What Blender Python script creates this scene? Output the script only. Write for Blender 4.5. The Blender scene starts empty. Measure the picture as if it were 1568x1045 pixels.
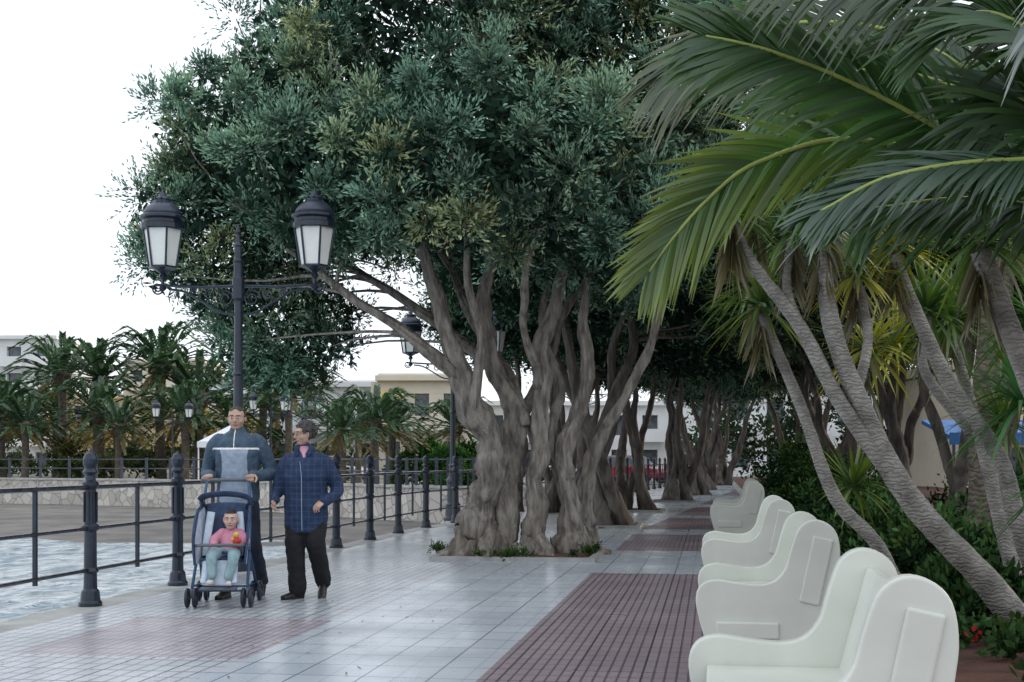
import bpy, math, random
import numpy as np
from mathutils import Vector, Matrix, noise
rng=np.random.default_rng(7); random.seed(7)
SC=bpy.context.scene
A=math.atan(0.156); SA,CA=math.sin(A),math.cos(A)
def W(v,u,z=0.0): return Vector((v*CA+u*SA, u*CA-v*SA, z))
H=1.26
# ---------------------------------------------------------------- helpers
def link(o,parent=None):
    SC.collection.objects.link(o)
    if parent is not None: o.parent=parent
    return o
def empty(name,loc=(0,0,0),rz=0.0,sc=1.0):
    o=bpy.data.objects.new(name,None); o.location=loc; o.rotation_euler=(0,0,rz); o.scale=(sc,sc,sc)
    o.empty_display_size=0.2
    return link(o)
def catmull(P,n):
    P=np.array(P,float); P=np.vstack([2*P[0]-P[1],P,2*P[-1]-P[-2]])
    out=[]; m=len(P)-3
    for i in range(n):
        t=i/(n-1)*m; k=min(int(t),m-1); f=t-k
        a,b,c,d=P[k],P[k+1],P[k+2],P[k+3]
        out.append(0.5*((2*b)+(-a+c)*f+(2*a-5*b+4*c-d)*f*f+(-a+3*b-3*c+d)*f**3))
    return np.array(out)
class MB:
    def __init__(s): s.v=[];s.f=[];s.m=[]
    def add(s,vs,fs,m=0):
        o=len(s.v); s.v+=[tuple(x) for x in vs]; s.f+=[tuple(i+o for i in f) for f in fs]; s.m+=[m]*len(fs)
    def box(s,c,d,m=0,R=None):
        hx,hy,hz=d[0]/2,d[1]/2,d[2]/2
        vs=[Vector((x,y,z)) for x in(-hx,hx) for y in(-hy,hy) for z in(-hz,hz)]
        if R is not None: vs=[R@q for q in vs]
        vs=[q+Vector(c) for q in vs]
        s.add(vs,[(0,1,3,2),(4,6,7,5),(0,4,5,1),(2,3,7,6),(0,2,6,4),(1,5,7,3)],m)
    def lathe(s,prof,c=(0,0,0),seg=14,m=0,ph=0.0):
        vs=[];fs=[]
        for r,z in prof:
            for k in range(seg):
                a=2*math.pi*k/seg+ph; vs.append((c[0]+r*math.cos(a),c[1]+r*math.sin(a),c[2]+z))
        for i in range(len(prof)-1):
            for k in range(seg):
                k2=(k+1)%seg; fs.append((i*seg+k,i*seg+k2,(i+1)*seg+k2,(i+1)*seg+k))
        fs.append(tuple(range(seg-1,-1,-1))); fs.append(tuple((len(prof)-1)*seg+k for k in range(seg)))
        s.add(vs,fs,m)
    def ell(s,c,r,m=0,seg=14,rg=9,R=None):
        vs=[];fs=[]
        for i in range(1,rg):
            th=math.pi*i/rg
            for k in range(seg):
                a=2*math.pi*k/seg; q=Vector((r[0]*math.sin(th)*math.cos(a),r[1]*math.sin(th)*math.sin(a),r[2]*math.cos(th)))
                if R is not None:q=R@q
                vs.append(q+Vector(c))
        t=Vector((0,0,r[2]));b=-t
        if R is not None:t=R@t;b=R@b
        vs+=[t+Vector(c),b+Vector(c)]; T=len(vs)-2
        for i in range(rg-2):
            for k in range(seg):
                k2=(k+1)%seg; fs.append((i*seg+k,(i+1)*seg+k,(i+1)*seg+k2,i*seg+k2))
        for k in range(seg):
            k2=(k+1)%seg; fs.append((T,k,k2)); fs.append((T+1,(rg-2)*seg+k2,(rg-2)*seg+k))
        s.add(vs,fs,m)
    def tube(s,pts,rad,seg=8,m=0,side=None,dome=False,wob=0.0,sd=0.0,gn=False):
        pts=[Vector(p[:3]) for p in pts]; n=len(pts)
        if not hasattr(rad,'__len__'): rad=[rad]*n
        rad=[(r,r) if not hasattr(r,'__len__') else tuple(r) for r in rad]
        T=[]
        for i in range(n):
            d=pts[min(i+1,n-1)]-pts[max(i-1,0)]
            T.append(d.normalized() if d.length>1e-9 else Vector((0,0,1)))
        if side is None:
            a=T[0].orthogonal().normalized(); fr=[]
            for i in range(n):
                a=(a-T[i]*a.dot(T[i]))
                if a.length<1e-6:a=T[i].orthogonal()
                a=a.normalized(); fr.append(a.copy())
        else:
            sv=Vector(side); fr=[(sv-t*sv.dot(t)).normalized() for t in T]
        rings=[(pts[i],T[i],fr[i],rad[i]) for i in range(n)]
        if dome:
            p,t,a,r=rings[0]; q=min(r)
            pre=[(p-t*q*.85,t,a,(r[0]*.5,r[1]*.5)),(p-t*q*.5,t,a,(r[0]*.866,r[1]*.866))]
            p2,t2,a2,r2=rings[-1]; q2=min(r2)
            post=[(p2+t2*q2*.5,t2,a2,(r2[0]*.866,r2[1]*.866)),(p2+t2*q2*.85,t2,a2,(r2[0]*.5,r2[1]*.5))]
            rings=pre+rings+post
        vs=[];fs=[]
        for i,(p,t,a,r) in enumerate(rings):
            b=t.cross(a)
            for k in range(seg):
                an=2*math.pi*k/seg; g=1.0
                if wob:
                    tw=an+p.z*.9*(1 if gn else 0)
                    c1,s1=math.cos(tw),math.sin(tw)
                    g+=wob*noise.noise(Vector((c1*1.5+sd,s1*1.5,p.z*1.3+sd)))*1.3
                    if gn:
                        g+=wob*(.45-1.7*abs(noise.noise(Vector((c1*2.2+sd,s1*2.2,p.z*.9)))))+wob*.85*noise.noise(Vector((c1*4,s1*4+sd,p.z*5)))
                vs.append(p+a*(math.cos(an)*r[0]*g)+b*(math.sin(an)*r[1]*g))
        L=len(rings)
        for i in range(L-1):
            for k in range(seg):
                k2=(k+1)%seg; fs.append((i*seg+k,i*seg+k2,(i+1)*seg+k2,(i+1)*seg+k))
        fs.append(tuple(range(seg-1,-1,-1))); fs.append(tuple((L-1)*seg+k for k in range(seg)))
        s.add(vs,fs,m)
    def prismx(s,poly,x0,x1,m=0):
        n=len(poly); vs=[(x0,p[0],p[1]) for p in poly]+[(x1,p[0],p[1]) for p in poly]
        fs=[tuple(range(n-1,-1,-1)),tuple(range(n,2*n))]+[(i,(i+1)%n,n+(i+1)%n,n+i) for i in range(n)]
        s.add(vs,fs,m)
    def mesh(s,name='m',mats=()):
        me=bpy.data.meshes.new(name); me.from_pydata(s.v,[],s.f)
        for mt in mats: me.materials.append(mt)
        me.polygons.foreach_set('material_index',s.m); me.update(); return me
    def obj(s,name,mats,parent=None,smooth=False,bevel=0,loc=None):
        me=s.mesh(name,mats)
        if smooth: me.polygons.foreach_set('use_smooth',[True]*len(me.polygons))
        o=link(bpy.data.objects.new(name,me),parent)
        if loc is not None:o.location=loc
        if bevel:
            b=o.modifiers.new('bev','BEVEL');b.width=bevel;b.segments=2;b.limit_method='ANGLE'
        return o
def solid(name,mb,mats,parent,voxel=0.008,it=3,matfn=None):
    me=mb.mesh('tmp'); o=link(bpy.data.objects.new('tmp',me))
    r=o.modifiers.new('r','REMESH'); r.mode='VOXEL'; r.voxel_size=voxel
    sm=o.modifiers.new('s','SMOOTH'); sm.factor=.5; sm.iterations=it
    dg=bpy.context.evaluated_depsgraph_get()
    nm=bpy.data.meshes.new_from_object(o.evaluated_get(dg)); bpy.data.objects.remove(o)
    nm.name=name; nm.materials.clear()
    for mt in mats:nm.materials.append(mt)
    nm.polygons.foreach_set('use_smooth',[True]*len(nm.polygons))
    if matfn: nm.polygons.foreach_set('material_index',[matfn(p.center) for p in nm.polygons])
    else: nm.polygons.foreach_set('material_index',[0]*len(nm.polygons))
    return link(bpy.data.objects.new(name,nm),parent)
class Leaf:
    def __init__(s): s.v=[];s.f=[];s.c=[]
    def blade(s,p,D,Wd,l,w,droop,seg,col,col2=None,fold=0.0):
        col2=col2 or col; o=len(s.v)
        for i in range(seg+1):
            t=i/seg; q=p+D*(l*t)+Vector((0,0,-1))*(droop*l*t*t)
            ww=w*.5*(.45+.55*math.sin(math.pi*min(1,(t+.15)/.8)*.5))*(1-t**2.5)+.0006
            s.v.append(tuple(q-Wd*ww)); s.v.append(tuple(q+Wd*ww))
            cc=[col[j]*(1-t)+col2[j]*t for j in range(3)]+[1.0]
            s.c.append(cc); s.c.append(cc)
        for i in range(seg): s.f.append((o+2*i,o+2*i+1,o+2*i+3,o+2*i+2))
    def obj(s,name,mat,parent=None,data_only=False):
        me=bpy.data.meshes.new(name); me.from_pydata(s.v,[],s.f); me.materials.append(mat)
        a=me.color_attributes.new('Col','FLOAT_COLOR','POINT'); a.data.foreach_set('color',np.array(s.c,dtype=np.float32).ravel())
        me.update()
        if data_only:return me
        return link(bpy.data.objects.new(name,me),parent)
# ---------------------------------------------------------------- materials
def nmat(name):
    m=bpy.data.materials.new(name); m.use_nodes=True
    return m,m.node_tree,m.node_tree.nodes['Principled BSDF']
def N(nt,t,**k):
    n=nt.nodes.new(t)
    for a,b in k.items(): setattr(n,a,b)
    return n
def mat(name,col,rough=.6,ns=4,amt=.2,bump=0,bs=None,metal=0,spec=.5,col2=None,stretch=None,det=6):
    m,nt,b=nmat(name); tc=N(nt,'ShaderNodeTexCoord'); nz=N(nt,'ShaderNodeTexNoise')
    src=tc.outputs['Object']
    if stretch:
        mp=N(nt,'ShaderNodeMapping'); mp.inputs['Scale'].default_value=stretch; nt.links.new(src,mp.inputs[0]); src=mp.outputs[0]
    nz.inputs['Scale'].default_value=ns; nz.inputs['Detail'].default_value=det; nt.links.new(src,nz.inputs['Vector'])
    cr=N(nt,'ShaderNodeValToRGB'); c2=col2 or [c*(1-amt) for c in col]; c1=col if col2 else [min(1,c*(1+amt)) for c in col]
    cr.color_ramp.elements[0].position=.34; cr.color_ramp.elements[1].position=.64
    cr.color_ramp.elements[0].color=(*c2,1); cr.color_ramp.elements[1].color=(*c1,1)
    nt.links.new(nz.outputs[0],cr.inputs[0]); nt.links.new(cr.outputs[0],b.inputs['Base Color'])
    b.inputs['Roughness'].default_value=rough; b.inputs['Metallic'].default_value=metal; b.inputs['Specular IOR Level'].default_value=spec
    if bump:
        n2=N(nt,'ShaderNodeTexNoise'); n2.inputs['Scale'].default_value=bs or ns*4; n2.inputs['Detail'].default_value=8; nt.links.new(src,n2.inputs['Vector'])
        bp=N(nt,'ShaderNodeBump'); bp.inputs['Strength'].default_value=min(1,bump); bp.inputs['Distance'].default_value=.05*bump
        nt.links.new(n2.outputs[0],bp.inputs['Height']); nt.links.new(bp.outputs[0],b.inputs['Normal'])
    return m
def leafmat(name,trans=.3,rough=.5,gloss=0.0):
    m=bpy.data.materials.new(name); m.use_nodes=True; nt=m.node_tree; nt.nodes.remove(nt.nodes['Principled BSDF'])
    at=N(nt,'ShaderNodeAttribute'); at.attribute_name='Col'; b=N(nt,'ShaderNodeBsdfDiffuse'); nt.links.new(at.outputs['Color'],b.inputs['Color']); out=b.outputs[0]
    if trans:
        tr=N(nt,'ShaderNodeBsdfTranslucent'); hs=N(nt,'ShaderNodeHueSaturation'); hs.inputs['Saturation'].default_value=1.25; hs.inputs['Value'].default_value=1.3
        nt.links.new(at.outputs['Color'],hs.inputs['Color']); nt.links.new(hs.outputs[0],tr.inputs['Color'])
        mx=N(nt,'ShaderNodeMixShader'); mx.inputs[0].default_value=trans
        nt.links.new(out,mx.inputs[1]); nt.links.new(tr.outputs[0],mx.inputs[2]); out=mx.outputs[0]
    if gloss:
        g=N(nt,'ShaderNodeBsdfGlossy'); g.inputs['Roughness'].default_value=rough; g.inputs['Color'].default_value=(.8,.85,.9,1)
        m2=N(nt,'ShaderNodeMixShader'); m2.inputs[0].default_value=gloss; nt.links.new(out,m2.inputs[1]); nt.links.new(g.outputs[0],m2.inputs[2]); out=m2.outputs[0]
    nt.links.new(out,nt.nodes['Material Output'].inputs['Surface'])
    return m
def tilemat(name,c1,c2,mort,bw,rh,ms,rough,tile=.4,bump=.3,gc=.6,mo=.005):
    m,nt,b=nmat(name); tc=N(nt,'ShaderNodeTexCoord')
    def brick(w,h,mo,ca,cb,cm,off=0.0):
        k=N(nt,'ShaderNodeTexBrick'); k.offset=off; k.squash=1
        k.inputs['Scale'].default_value=1; k.inputs['Brick Width'].default_value=w; k.inputs['Row Height'].default_value=h
        k.inputs['Mortar Size'].default_value=mo; k.inputs['Mortar Smooth'].default_value=.3; k.inputs['Bias'].default_value=0
        k.inputs['Color1'].default_value=(*ca,1);k.inputs['Color2'].default_value=(*cb,1);k.inputs['Mortar'].default_value=(*cm,1)
        nt.links.new(tc.outputs['Object'],k.inputs['Vector']); return k
    t=brick(tile,tile,mo,c1,c2,mort)
    g=brick(bw,rh,ms,(1,1,1),(1,1,1),(gc,gc,gc+.02))
    mu=N(nt,'ShaderNodeMix',data_type='RGBA',blend_type='MULTIPLY'); mu.inputs[0].default_value=1
    nt.links.new(t.outputs[0],mu.inputs[6]); nt.links.new(g.outputs[0],mu.inputs[7])
    nz=N(nt,'ShaderNodeTexNoise'); nz.inputs['Scale'].default_value=.9; nz.inputs['Detail'].default_value=9; nz.inputs['Roughness'].default_value=.65; nt.links.new(tc.outputs['Object'],nz.inputs['Vector'])
    mr=N(nt,'ShaderNodeMapRange'); mr.inputs[1].default_value=.3;mr.inputs[2].default_value=.7;mr.inputs[3].default_value=.74;mr.inputs[4].default_value=1.1
    nt.links.new(nz.outputs[0],mr.inputs[0])
    m2=N(nt,'ShaderNodeMix',data_type='RGBA',blend_type='MULTIPLY'); m2.inputs[0].default_value=1
    nt.links.new(mu.outputs[2],m2.inputs[6]); nt.links.new(mr.outputs[0],m2.inputs[7]); nt.links.new(m2.outputs[2],b.inputs['Base Color'])
    r2=N(nt,'ShaderNodeMapRange'); r2.inputs[1].default_value=.3;r2.inputs[2].default_value=.7;r2.inputs[3].default_value=rough+.12;r2.inputs[4].default_value=rough-.04
    nt.links.new(nz.outputs[0],r2.inputs[0]); nt.links.new(r2.outputs[0],b.inputs['Roughness'])
    bp=N(nt,'ShaderNodeBump'); bp.inputs['Strength'].default_value=bump; bp.inputs['Distance'].default_value=.004
    nt.links.new(g.outputs[0],bp.inputs['Height']); nt.links.new(bp.outputs[0],b.inputs['Normal'])
    return m
M={}
M['light']=tilemat('pale_tiles',(.55,.60,.64),(.47,.52,.57),(.20,.22,.24),.2,.4,.004,.23,bump=.2,gc=.64,mo=.007)
M['lgroove']=tilemat('pale_grooved_tiles',(.55,.57,.59),(.45,.48,.52),(.17,.18,.20),.1,.2,.009,.26,gc=.36,mo=.008)
M['pink']=tilemat('pink_grooved_tiles',(.34,.27,.295),(.28,.22,.245),(.12,.105,.115),.067,.2,.009,.29,gc=.38,mo=.006)
M['pinkl']=tilemat('faded_pink_tiles',(.47,.42,.45),(.41,.365,.395),(.17,.16,.17),.067,.2,.008,.27,gc=.42,mo=.006)
M['conc']=mat('concrete',(.40,.40,.38),.8,3,.2,.3,30)
M['kerb']=mat('kerb_stone',(.33,.33,.32),.6,5,.2,.2,30)
M['soil']=mat('red_soil',(.15,.065,.045),.95,5,.4,.8,20,col2=(.07,.035,.025))
M['land']=mat('land',(.2,.19,.16),.9,.5,.3,.3,10)
M['sand']=mat('dark_sand',(.20,.185,.165),.9,.8,.3,.6,5,col2=(.115,.108,.10))
M['iron']=mat('dark_iron_paint',(.014,.022,.038),.3,8,.3,.15,60)
M['iron2']=mat('grey_iron',(.04,.05,.075),.35,8,.3,.1,50)
M['rail']=mat('worn_rail',(.06,.06,.07),.25,15,.5,0,metal=.5)
M['bench']=mat('cream_paint',(.68,.70,.63),.38,2.2,.08,.12,30)
M['bark']=mat('gnarled_bark',(.36,.325,.28),.9,6,.4,1.0,14,col2=(.14,.12,.10),stretch=(2,2,.55),det=10)
M['bark2']=mat('dark_bark',(.19,.165,.14),.9,4,.4,1,12,col2=(.07,.06,.05),stretch=(1.8,1.8,.5),det=8)
M['leaf']=leafmat('grey_green_leaves',.18)
M['palm']=leafmat('palm_leaflets',.30,.34,.05)
M['dleaf']=leafmat('dark_leaves',.10)
M['glass']=mat('lantern_glass',(.78,.80,.76),.25,3,.06)
M['white']=mat('white_plaster',(.75,.76,.76),.8,.6,.05)
M['cream']=mat('cream_plaster',(.68,.62,.50),.8,.6,.06)
M['ochre']=mat('ochre_plaster',(.6,.5,.36),.8,.6,.1)
M['win']=mat('window_glass',(.10,.12,.14),.12,2,.4)
M['blue']=mat('blue_awning',(.03,.16,.45),.6,2,.2)
M['yel']=mat('yellow_awning',(.6,.48,.2),.7,2,.2)
M['canvas']=mat('white_canvas',(.8,.82,.84),.7,2,.04)
def ringbark(name,c1,c2,sc):
    m,nt,b=nmat(name); tc=N(nt,'ShaderNodeTexCoord'); wv=N(nt,'ShaderNodeTexWave',bands_direction='Z'); wv.inputs['Scale'].default_value=sc; wv.inputs['Distortion'].default_value=9; wv.inputs['Detail'].default_value=5; wv.inputs['Detail Scale'].default_value=2.0
    nt.links.new(tc.outputs['Object'],wv.inputs['Vector']); cr=N(nt,'ShaderNodeValToRGB'); cr.color_ramp.elements[0].color=(*c2,1);cr.color_ramp.elements[1].color=(*c1,1)
    cr.color_ramp.elements[0].position=.0;cr.color_ramp.elements[1].position=.5
    nz=N(nt,'ShaderNodeTexNoise'); nz.inputs['Scale'].default_value=7; nz.inputs['Detail'].default_value=9; nt.links.new(tc.outputs['Object'],nz.inputs['Vector'])
    mr=N(nt,'ShaderNodeMapRange'); mr.inputs[1].default_value=.3;mr.inputs[2].default_value=.7;mr.inputs[3].default_value=.5;mr.inputs[4].default_value=1.2; nt.links.new(nz.outputs[0],mr.inputs[0])
    mx=N(nt,'ShaderNodeMix',data_type='RGBA',blend_type='MULTIPLY'); mx.inputs[0].default_value=1
    nt.links.new(wv.outputs[1],cr.inputs[0]); nt.links.new(cr.outputs[0],mx.inputs[6]); nt.links.new(mr.outputs[0],mx.inputs[7]); nt.links.new(mx.outputs[2],b.inputs['Base Color'])
    b.inputs['Roughness'].default_value=.8
    bp=N(nt,'ShaderNodeBump'); bp.inputs['Distance'].default_value=.006; nt.links.new(wv.outputs[1],bp.inputs['Height']); nt.links.new(bp.outputs[0],b.inputs['Normal'])
    return m
M['yb']=ringbark('ringed_bark',(.38,.36,.33),(.29,.275,.25),11)
M['pb']=ringbark('palm_bark',(.17,.14,.11),(.07,.055,.045),5)
def stonemat():
    m,nt,b=nmat('rubble_stone'); tc=N(nt,'ShaderNodeTexCoord'); vo=N(nt,'ShaderNodeTexVoronoi',feature='DISTANCE_TO_EDGE'); vo.inputs['Scale'].default_value=2.6
    v2=N(nt,'ShaderNodeTexVoronoi'); v2.inputs['Scale'].default_value=2.6; bw=N(nt,'ShaderNodeRGBToBW')
    nt.links.new(tc.outputs['Object'],vo.inputs['Vector']);nt.links.new(tc.outputs['Object'],v2.inputs['Vector']); nt.links.new(v2.outputs['Color'],bw.inputs[0])
    cr=N(nt,'ShaderNodeValToRGB'); cr.color_ramp.elements[0].color=(.3,.29,.27,1);cr.color_ramp.elements[1].color=(.68,.64,.58,1);cr.color_ramp.elements[1].position=.07
    mx=N(nt,'ShaderNodeMix',data_type='RGBA',blend_type='MULTIPLY'); mx.inputs[0].default_value=.45
    nt.links.new(vo.outputs[0],cr.inputs[0]);nt.links.new(cr.outputs[0],mx.inputs[6]);nt.links.new(bw.outputs[0],mx.inputs[7]);nt.links.new(mx.outputs[2],b.inputs['Base Color']);b.inputs['Roughness'].default_value=.85
    return m
M['stone']=stonemat()
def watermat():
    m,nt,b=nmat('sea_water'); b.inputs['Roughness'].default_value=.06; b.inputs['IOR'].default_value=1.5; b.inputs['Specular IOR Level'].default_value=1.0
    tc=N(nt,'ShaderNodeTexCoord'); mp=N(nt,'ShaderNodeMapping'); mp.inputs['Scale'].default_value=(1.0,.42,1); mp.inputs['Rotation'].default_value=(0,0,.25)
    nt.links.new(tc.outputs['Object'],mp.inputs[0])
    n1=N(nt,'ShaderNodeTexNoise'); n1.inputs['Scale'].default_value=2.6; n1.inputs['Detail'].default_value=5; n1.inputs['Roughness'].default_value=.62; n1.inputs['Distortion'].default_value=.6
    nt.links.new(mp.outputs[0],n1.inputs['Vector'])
    cr=N(nt,'ShaderNodeValToRGB'); cr.color_ramp.elements[0].position=.40; cr.color_ramp.elements[0].color=(.16,.30,.40,1)  # ramp paints dark wave faces and pale sky sparkle into the water colour
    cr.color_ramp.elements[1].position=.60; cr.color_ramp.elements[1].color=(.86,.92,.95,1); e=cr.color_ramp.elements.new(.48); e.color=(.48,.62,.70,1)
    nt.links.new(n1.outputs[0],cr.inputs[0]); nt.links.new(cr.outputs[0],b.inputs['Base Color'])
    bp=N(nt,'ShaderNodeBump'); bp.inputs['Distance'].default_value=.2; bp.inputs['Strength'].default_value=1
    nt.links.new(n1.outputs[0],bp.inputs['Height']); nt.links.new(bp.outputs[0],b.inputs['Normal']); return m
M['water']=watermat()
# ---------------------------------------------------------------- world, sun, camera
w=bpy.data.worlds.new('World'); SC.world=w; w.use_nodes=True; nt=w.node_tree; bg=nt.nodes['Background']
el,az=math.radians(16),math.radians(52)
sky=N(nt,'ShaderNodeTexSky',sky_type='NISHITA'); sky.sun_disc=False; sky.sun_elevation=el; sky.sun_rotation=az; sky.dust_density=3; sky.air_density=1
hs=N(nt,'ShaderNodeHueSaturation'); hs.inputs['Saturation'].default_value=.45; nt.links.new(sky.outputs[0],hs.inputs['Color'])
mx=N(nt,'ShaderNodeMix',data_type='RGBA'); mx.inputs[0].default_value=.85; mx.inputs[7].default_value=(8.7,9.2,10.0,1)
nt.links.new(hs.outputs[0],mx.inputs[6]); nt.links.new(mx.outputs[2],bg.inputs[0]); bg.inputs[1].default_value=.15
sl=bpy.data.lights.new('sun','SUN'); sl.energy=1.6; sl.angle=math.radians(7); sl.color=(1,.80,.56); so=link(bpy.data.objects.new('sun',sl))
S=Vector((math.sin(az)*math.cos(el),math.cos(az)*math.cos(el),math.sin(el))); so.rotation_euler=S.to_track_quat('Z','Y').to_euler()
cd=bpy.data.cameras.new('camera'); cam=link(bpy.data.objects.new('camera',cd)); cam.location=(0,0,H); cam.rotation_euler=(math.pi/2,0,0)
cd.lens=45; cd.sensor_width=36; cd.shift_y=.1154; cd.clip_end=3000; cd.clip_start=.05; SC.camera=cam
SC.view_settings.view_transform='Standard'
# ---------------------------------------------------------------- ground, sea, promenade
b=MB(); b.add([(-1500,-1500,-1.6),(1500,-1500,-1.6),(1500,2500,-1.6),(-1500,2500,-1.6)],[(0,1,2,3)]); b.obj('ground',[M['sand']])
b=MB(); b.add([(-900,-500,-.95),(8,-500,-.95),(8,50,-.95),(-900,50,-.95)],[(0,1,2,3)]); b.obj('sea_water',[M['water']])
nx,ny=90,30; vs=[];fs=[]
for j in range(ny+1):
    for i in range(nx+1):
        x=-90+i*(100/nx); t=j/ny; y0=33.5+1.2*math.sin(x*.23+1)-.35*max(0,x+16); y=y0+t*(68-y0); z=-1.02+.24*min(1,t*3)+.05*noise.noise(Vector((x*.5,y*.5,0)))
        vs.append((x,y,z))
for j in range(ny):
    for i in range(nx): a=j*(nx+1)+i; fs.append((a,a+1,a+nx+2,a+nx+1))
b=MB(); b.add(vs,fs); b.obj('beach',[M['sand']],smooth=True)
wallp=[(-140,75),(-60,66),(-30,61),(-14,54),(-6,45),(-2,41),(2.2,40)]
wp=catmull(wallp,60)
b=MB(); n=len(wp)
vs=[(p[0],p[1],-.03) for p in wp]+[(900,p[1]+900,-.03) if i==n-1 else (p[0]*3,1500,-.03) for i,p in enumerate(wp)]
b.add(vs,[(i,i+1,n+i+1,n+i) for i in range(n-1)]); 
b.obj('land',[M['land']])
b=MB()
for i in range(n-1):
    p,q=Vector((*wp[i],0)),Vector((*wp[i+1],0)); d=(q-p); nn=Vector((-d.y,d.x,0)).normalized()*.45
    for (z0,z1,off,mi) in((-1.3,.32,0,0),(.32,.4,.05,1)):
        o=nn.normalized()*off
        c=[p-o,q-o,q+nn+o,p+nn+o]
        b.add([(x.x,x.y,z0) for x in c]+[(x.x,x.y,z1) for x in c],[(4,5,6,7),(0,1,5,4),(2,3,7,6),(0,4,7,3),(1,2,6,5)],mi)
b.obj('stone_sea_wall',[M['stone'],M['conc']])
def rv(u): return -5.27+(.017*(u-21)**2 if u>21 else 0) if u<25 else -5.27+.272+(u-25)*.09
EDG=lambda u: rv(u)-.16
us=[-12,4.2,6.0,7.7,9.7,11.4,13.2,14.15,17.7,21.5,23.2,27.5,29,34,36,42,45,60,90]
b=MB()
for i in range(len(us)-1):
    u0,u1=us[i],us[i+1]; k=max(1,int((u1-u0)/1.5)) if u0>20 else 1
    for q in range(k):
        a,c=u0+(u1-u0)*q/k,u0+(u1-u0)*(q+1)/k
        e0,e1=EDG(a),EDG(c); s0,s1=e0+.34,e1+.34
        m3=max(0,e0+5.43); m4=max(0,e1+5.43)
        cols=[(e0,e1),(s0,s1),(-4.5+m3,-4.5+m4),(-2.91+m3,-2.91+m4),(-1.32+m3*.8,-1.32+m4*.8),(.98,.98)]
        pinkleft= i in(3,); pinkright= us[i+1]<=14.2 or i in(8,10,12,14,16)
        mm=[3, 1, 4 if pinkleft else 1, 0, 2 if pinkright else 0]
        for j in range(5):
            b.add([(cols[j][0],a,0),(cols[j+1][0],a,0),(cols[j+1][1],c,0),(cols[j][1],c,0)],[(0,1,2,3)],mm[j])
        b.add([(e0,a,0),(e1,c,0),(e1,c,-1.5),(e0,a,-1.5)],[(0,1,2,3)],3)
pr=b.obj('promenade_pavement',[M['light'],M['lgroove'],M['pink'],M['conc'],M['pinkl']]); pr.rotation_euler=(0,0,-A)
b=MB()
for i in range(60):
    for j in range(30):
        v0,v1=1.16+i*.5 if i<20 else 11.16+(i-20)*4, 1.16+(i+1)*.5 if i<20 else 11.16+(i-19)*4
        u0,u1=-5+j*3,-5+(j+1)*3
        f=lambda v,u:.05+.07*noise.noise(Vector((v*1.3,u*1.3,3)))+(.02*min(v-1.16,4) if v<12 else .08)
        b.add([(v0,u0,f(v0,u0)),(v1,u0,f(v1,u0)),(v1,u1,f(v1,u1)),(v0,u1,f(v0,u1))],[(0,1,2,3)])
o=b.obj('planting_bed_soil',[M['soil']]); o.rotation_euler=(0,0,-A)
b=MB(); b.box((1.07,30,.03),(.18,84,.16)); o=b.obj('planting_bed_kerb',[M['kerb']],bevel=.015); o.rotation_euler=(0,0,-A)
r=np.random.default_rng(77); L=Leaf()
for _ in range(420):
    u=r.uniform(5,40); v=r.uniform(-4.8,.9) if r.random()<.45 else (r.normal(-2.6,.9) if r.random()<.6 else r.uniform(.3,.95)); v=min(max(v,EDG(u)+.3),.95)
    p=W(v,u,.006+r.uniform(0,.008)); a=r.uniform(0,6.28); D=Vector((math.cos(a),math.sin(a),r.uniform(0,.25))).normalized(); Wd=D.cross(Vector((0,0,1))).normalized(); k=r.uniform(.5,1.2)
    L.blade(p,D,Wd,r.uniform(.03,.07),r.uniform(.010,.02),0,2,[.22*k,.15*k,.07*k],[.26*k,.2*k,.1*k])
L.obj('fallen_leaves',M['dleaf'])
# ---------------------------------------------------------------- railing
prof=[(.10,0),(.10,.03),(.085,.05),(.075,.13),(.058,.15),(.055,.28),(.072,.30),(.055,.33),(.052,.64),(.075,.66),(.075,.69),(.052,.71),(.048,1.0),(.07,1.03),(.07,1.06),(.045,1.08),(.042,1.12),(.068,1.15),(.045,1.18),(.062,1.22),(.064,1.26),(.045,1.305),(.018,1.325),(0.004,1.35)]
b=MB(); prev=None
for k in range(-3,34):
    u=10.3+1.82*k; p=W(rv(u),u,0); b.lathe(prof,p,14)
    for j in range(8):
        a=j*math.pi/4; b.box(p+Vector((.056*math.cos(a),.056*math.sin(a),.85)),(.012,.012,.26),0,Matrix.Rotation(a,3,'Z'))
    if prev is not None:
        for z,r_ in((1.02,.02),(.665,.016),(.31,.016)):
            b.tube([prev+Vector((0,0,z)),p+Vector((0,0,z))],[(r_*1.2,r_)]*2,8,1 )
        mid=(prev+p)/2; b.box(mid+Vector((0,0,.65)),(.03,.03,.78),0,Matrix.Rotation(-A,3,'Z'))
    prev=p
b.obj('railing',[M['iron'],M['rail']])
b=MB(); prev=None
for i in range(0,n-1):
    if wp[i][0]<-75: continue
    p=Vector((wp[i][0],wp[i][1]+.35,.4))
    b.box(p+Vector((0,0,.45)),(.1,.1,.95),0)
    if prev is not None:
        for z in(.85,.45):
            b.tube([prev+Vector((0,0,z)),p+Vector((0,0,z))],.025,5)
    prev=p
b.obj('sea_wall_railing',[M['iron2']])
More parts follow.
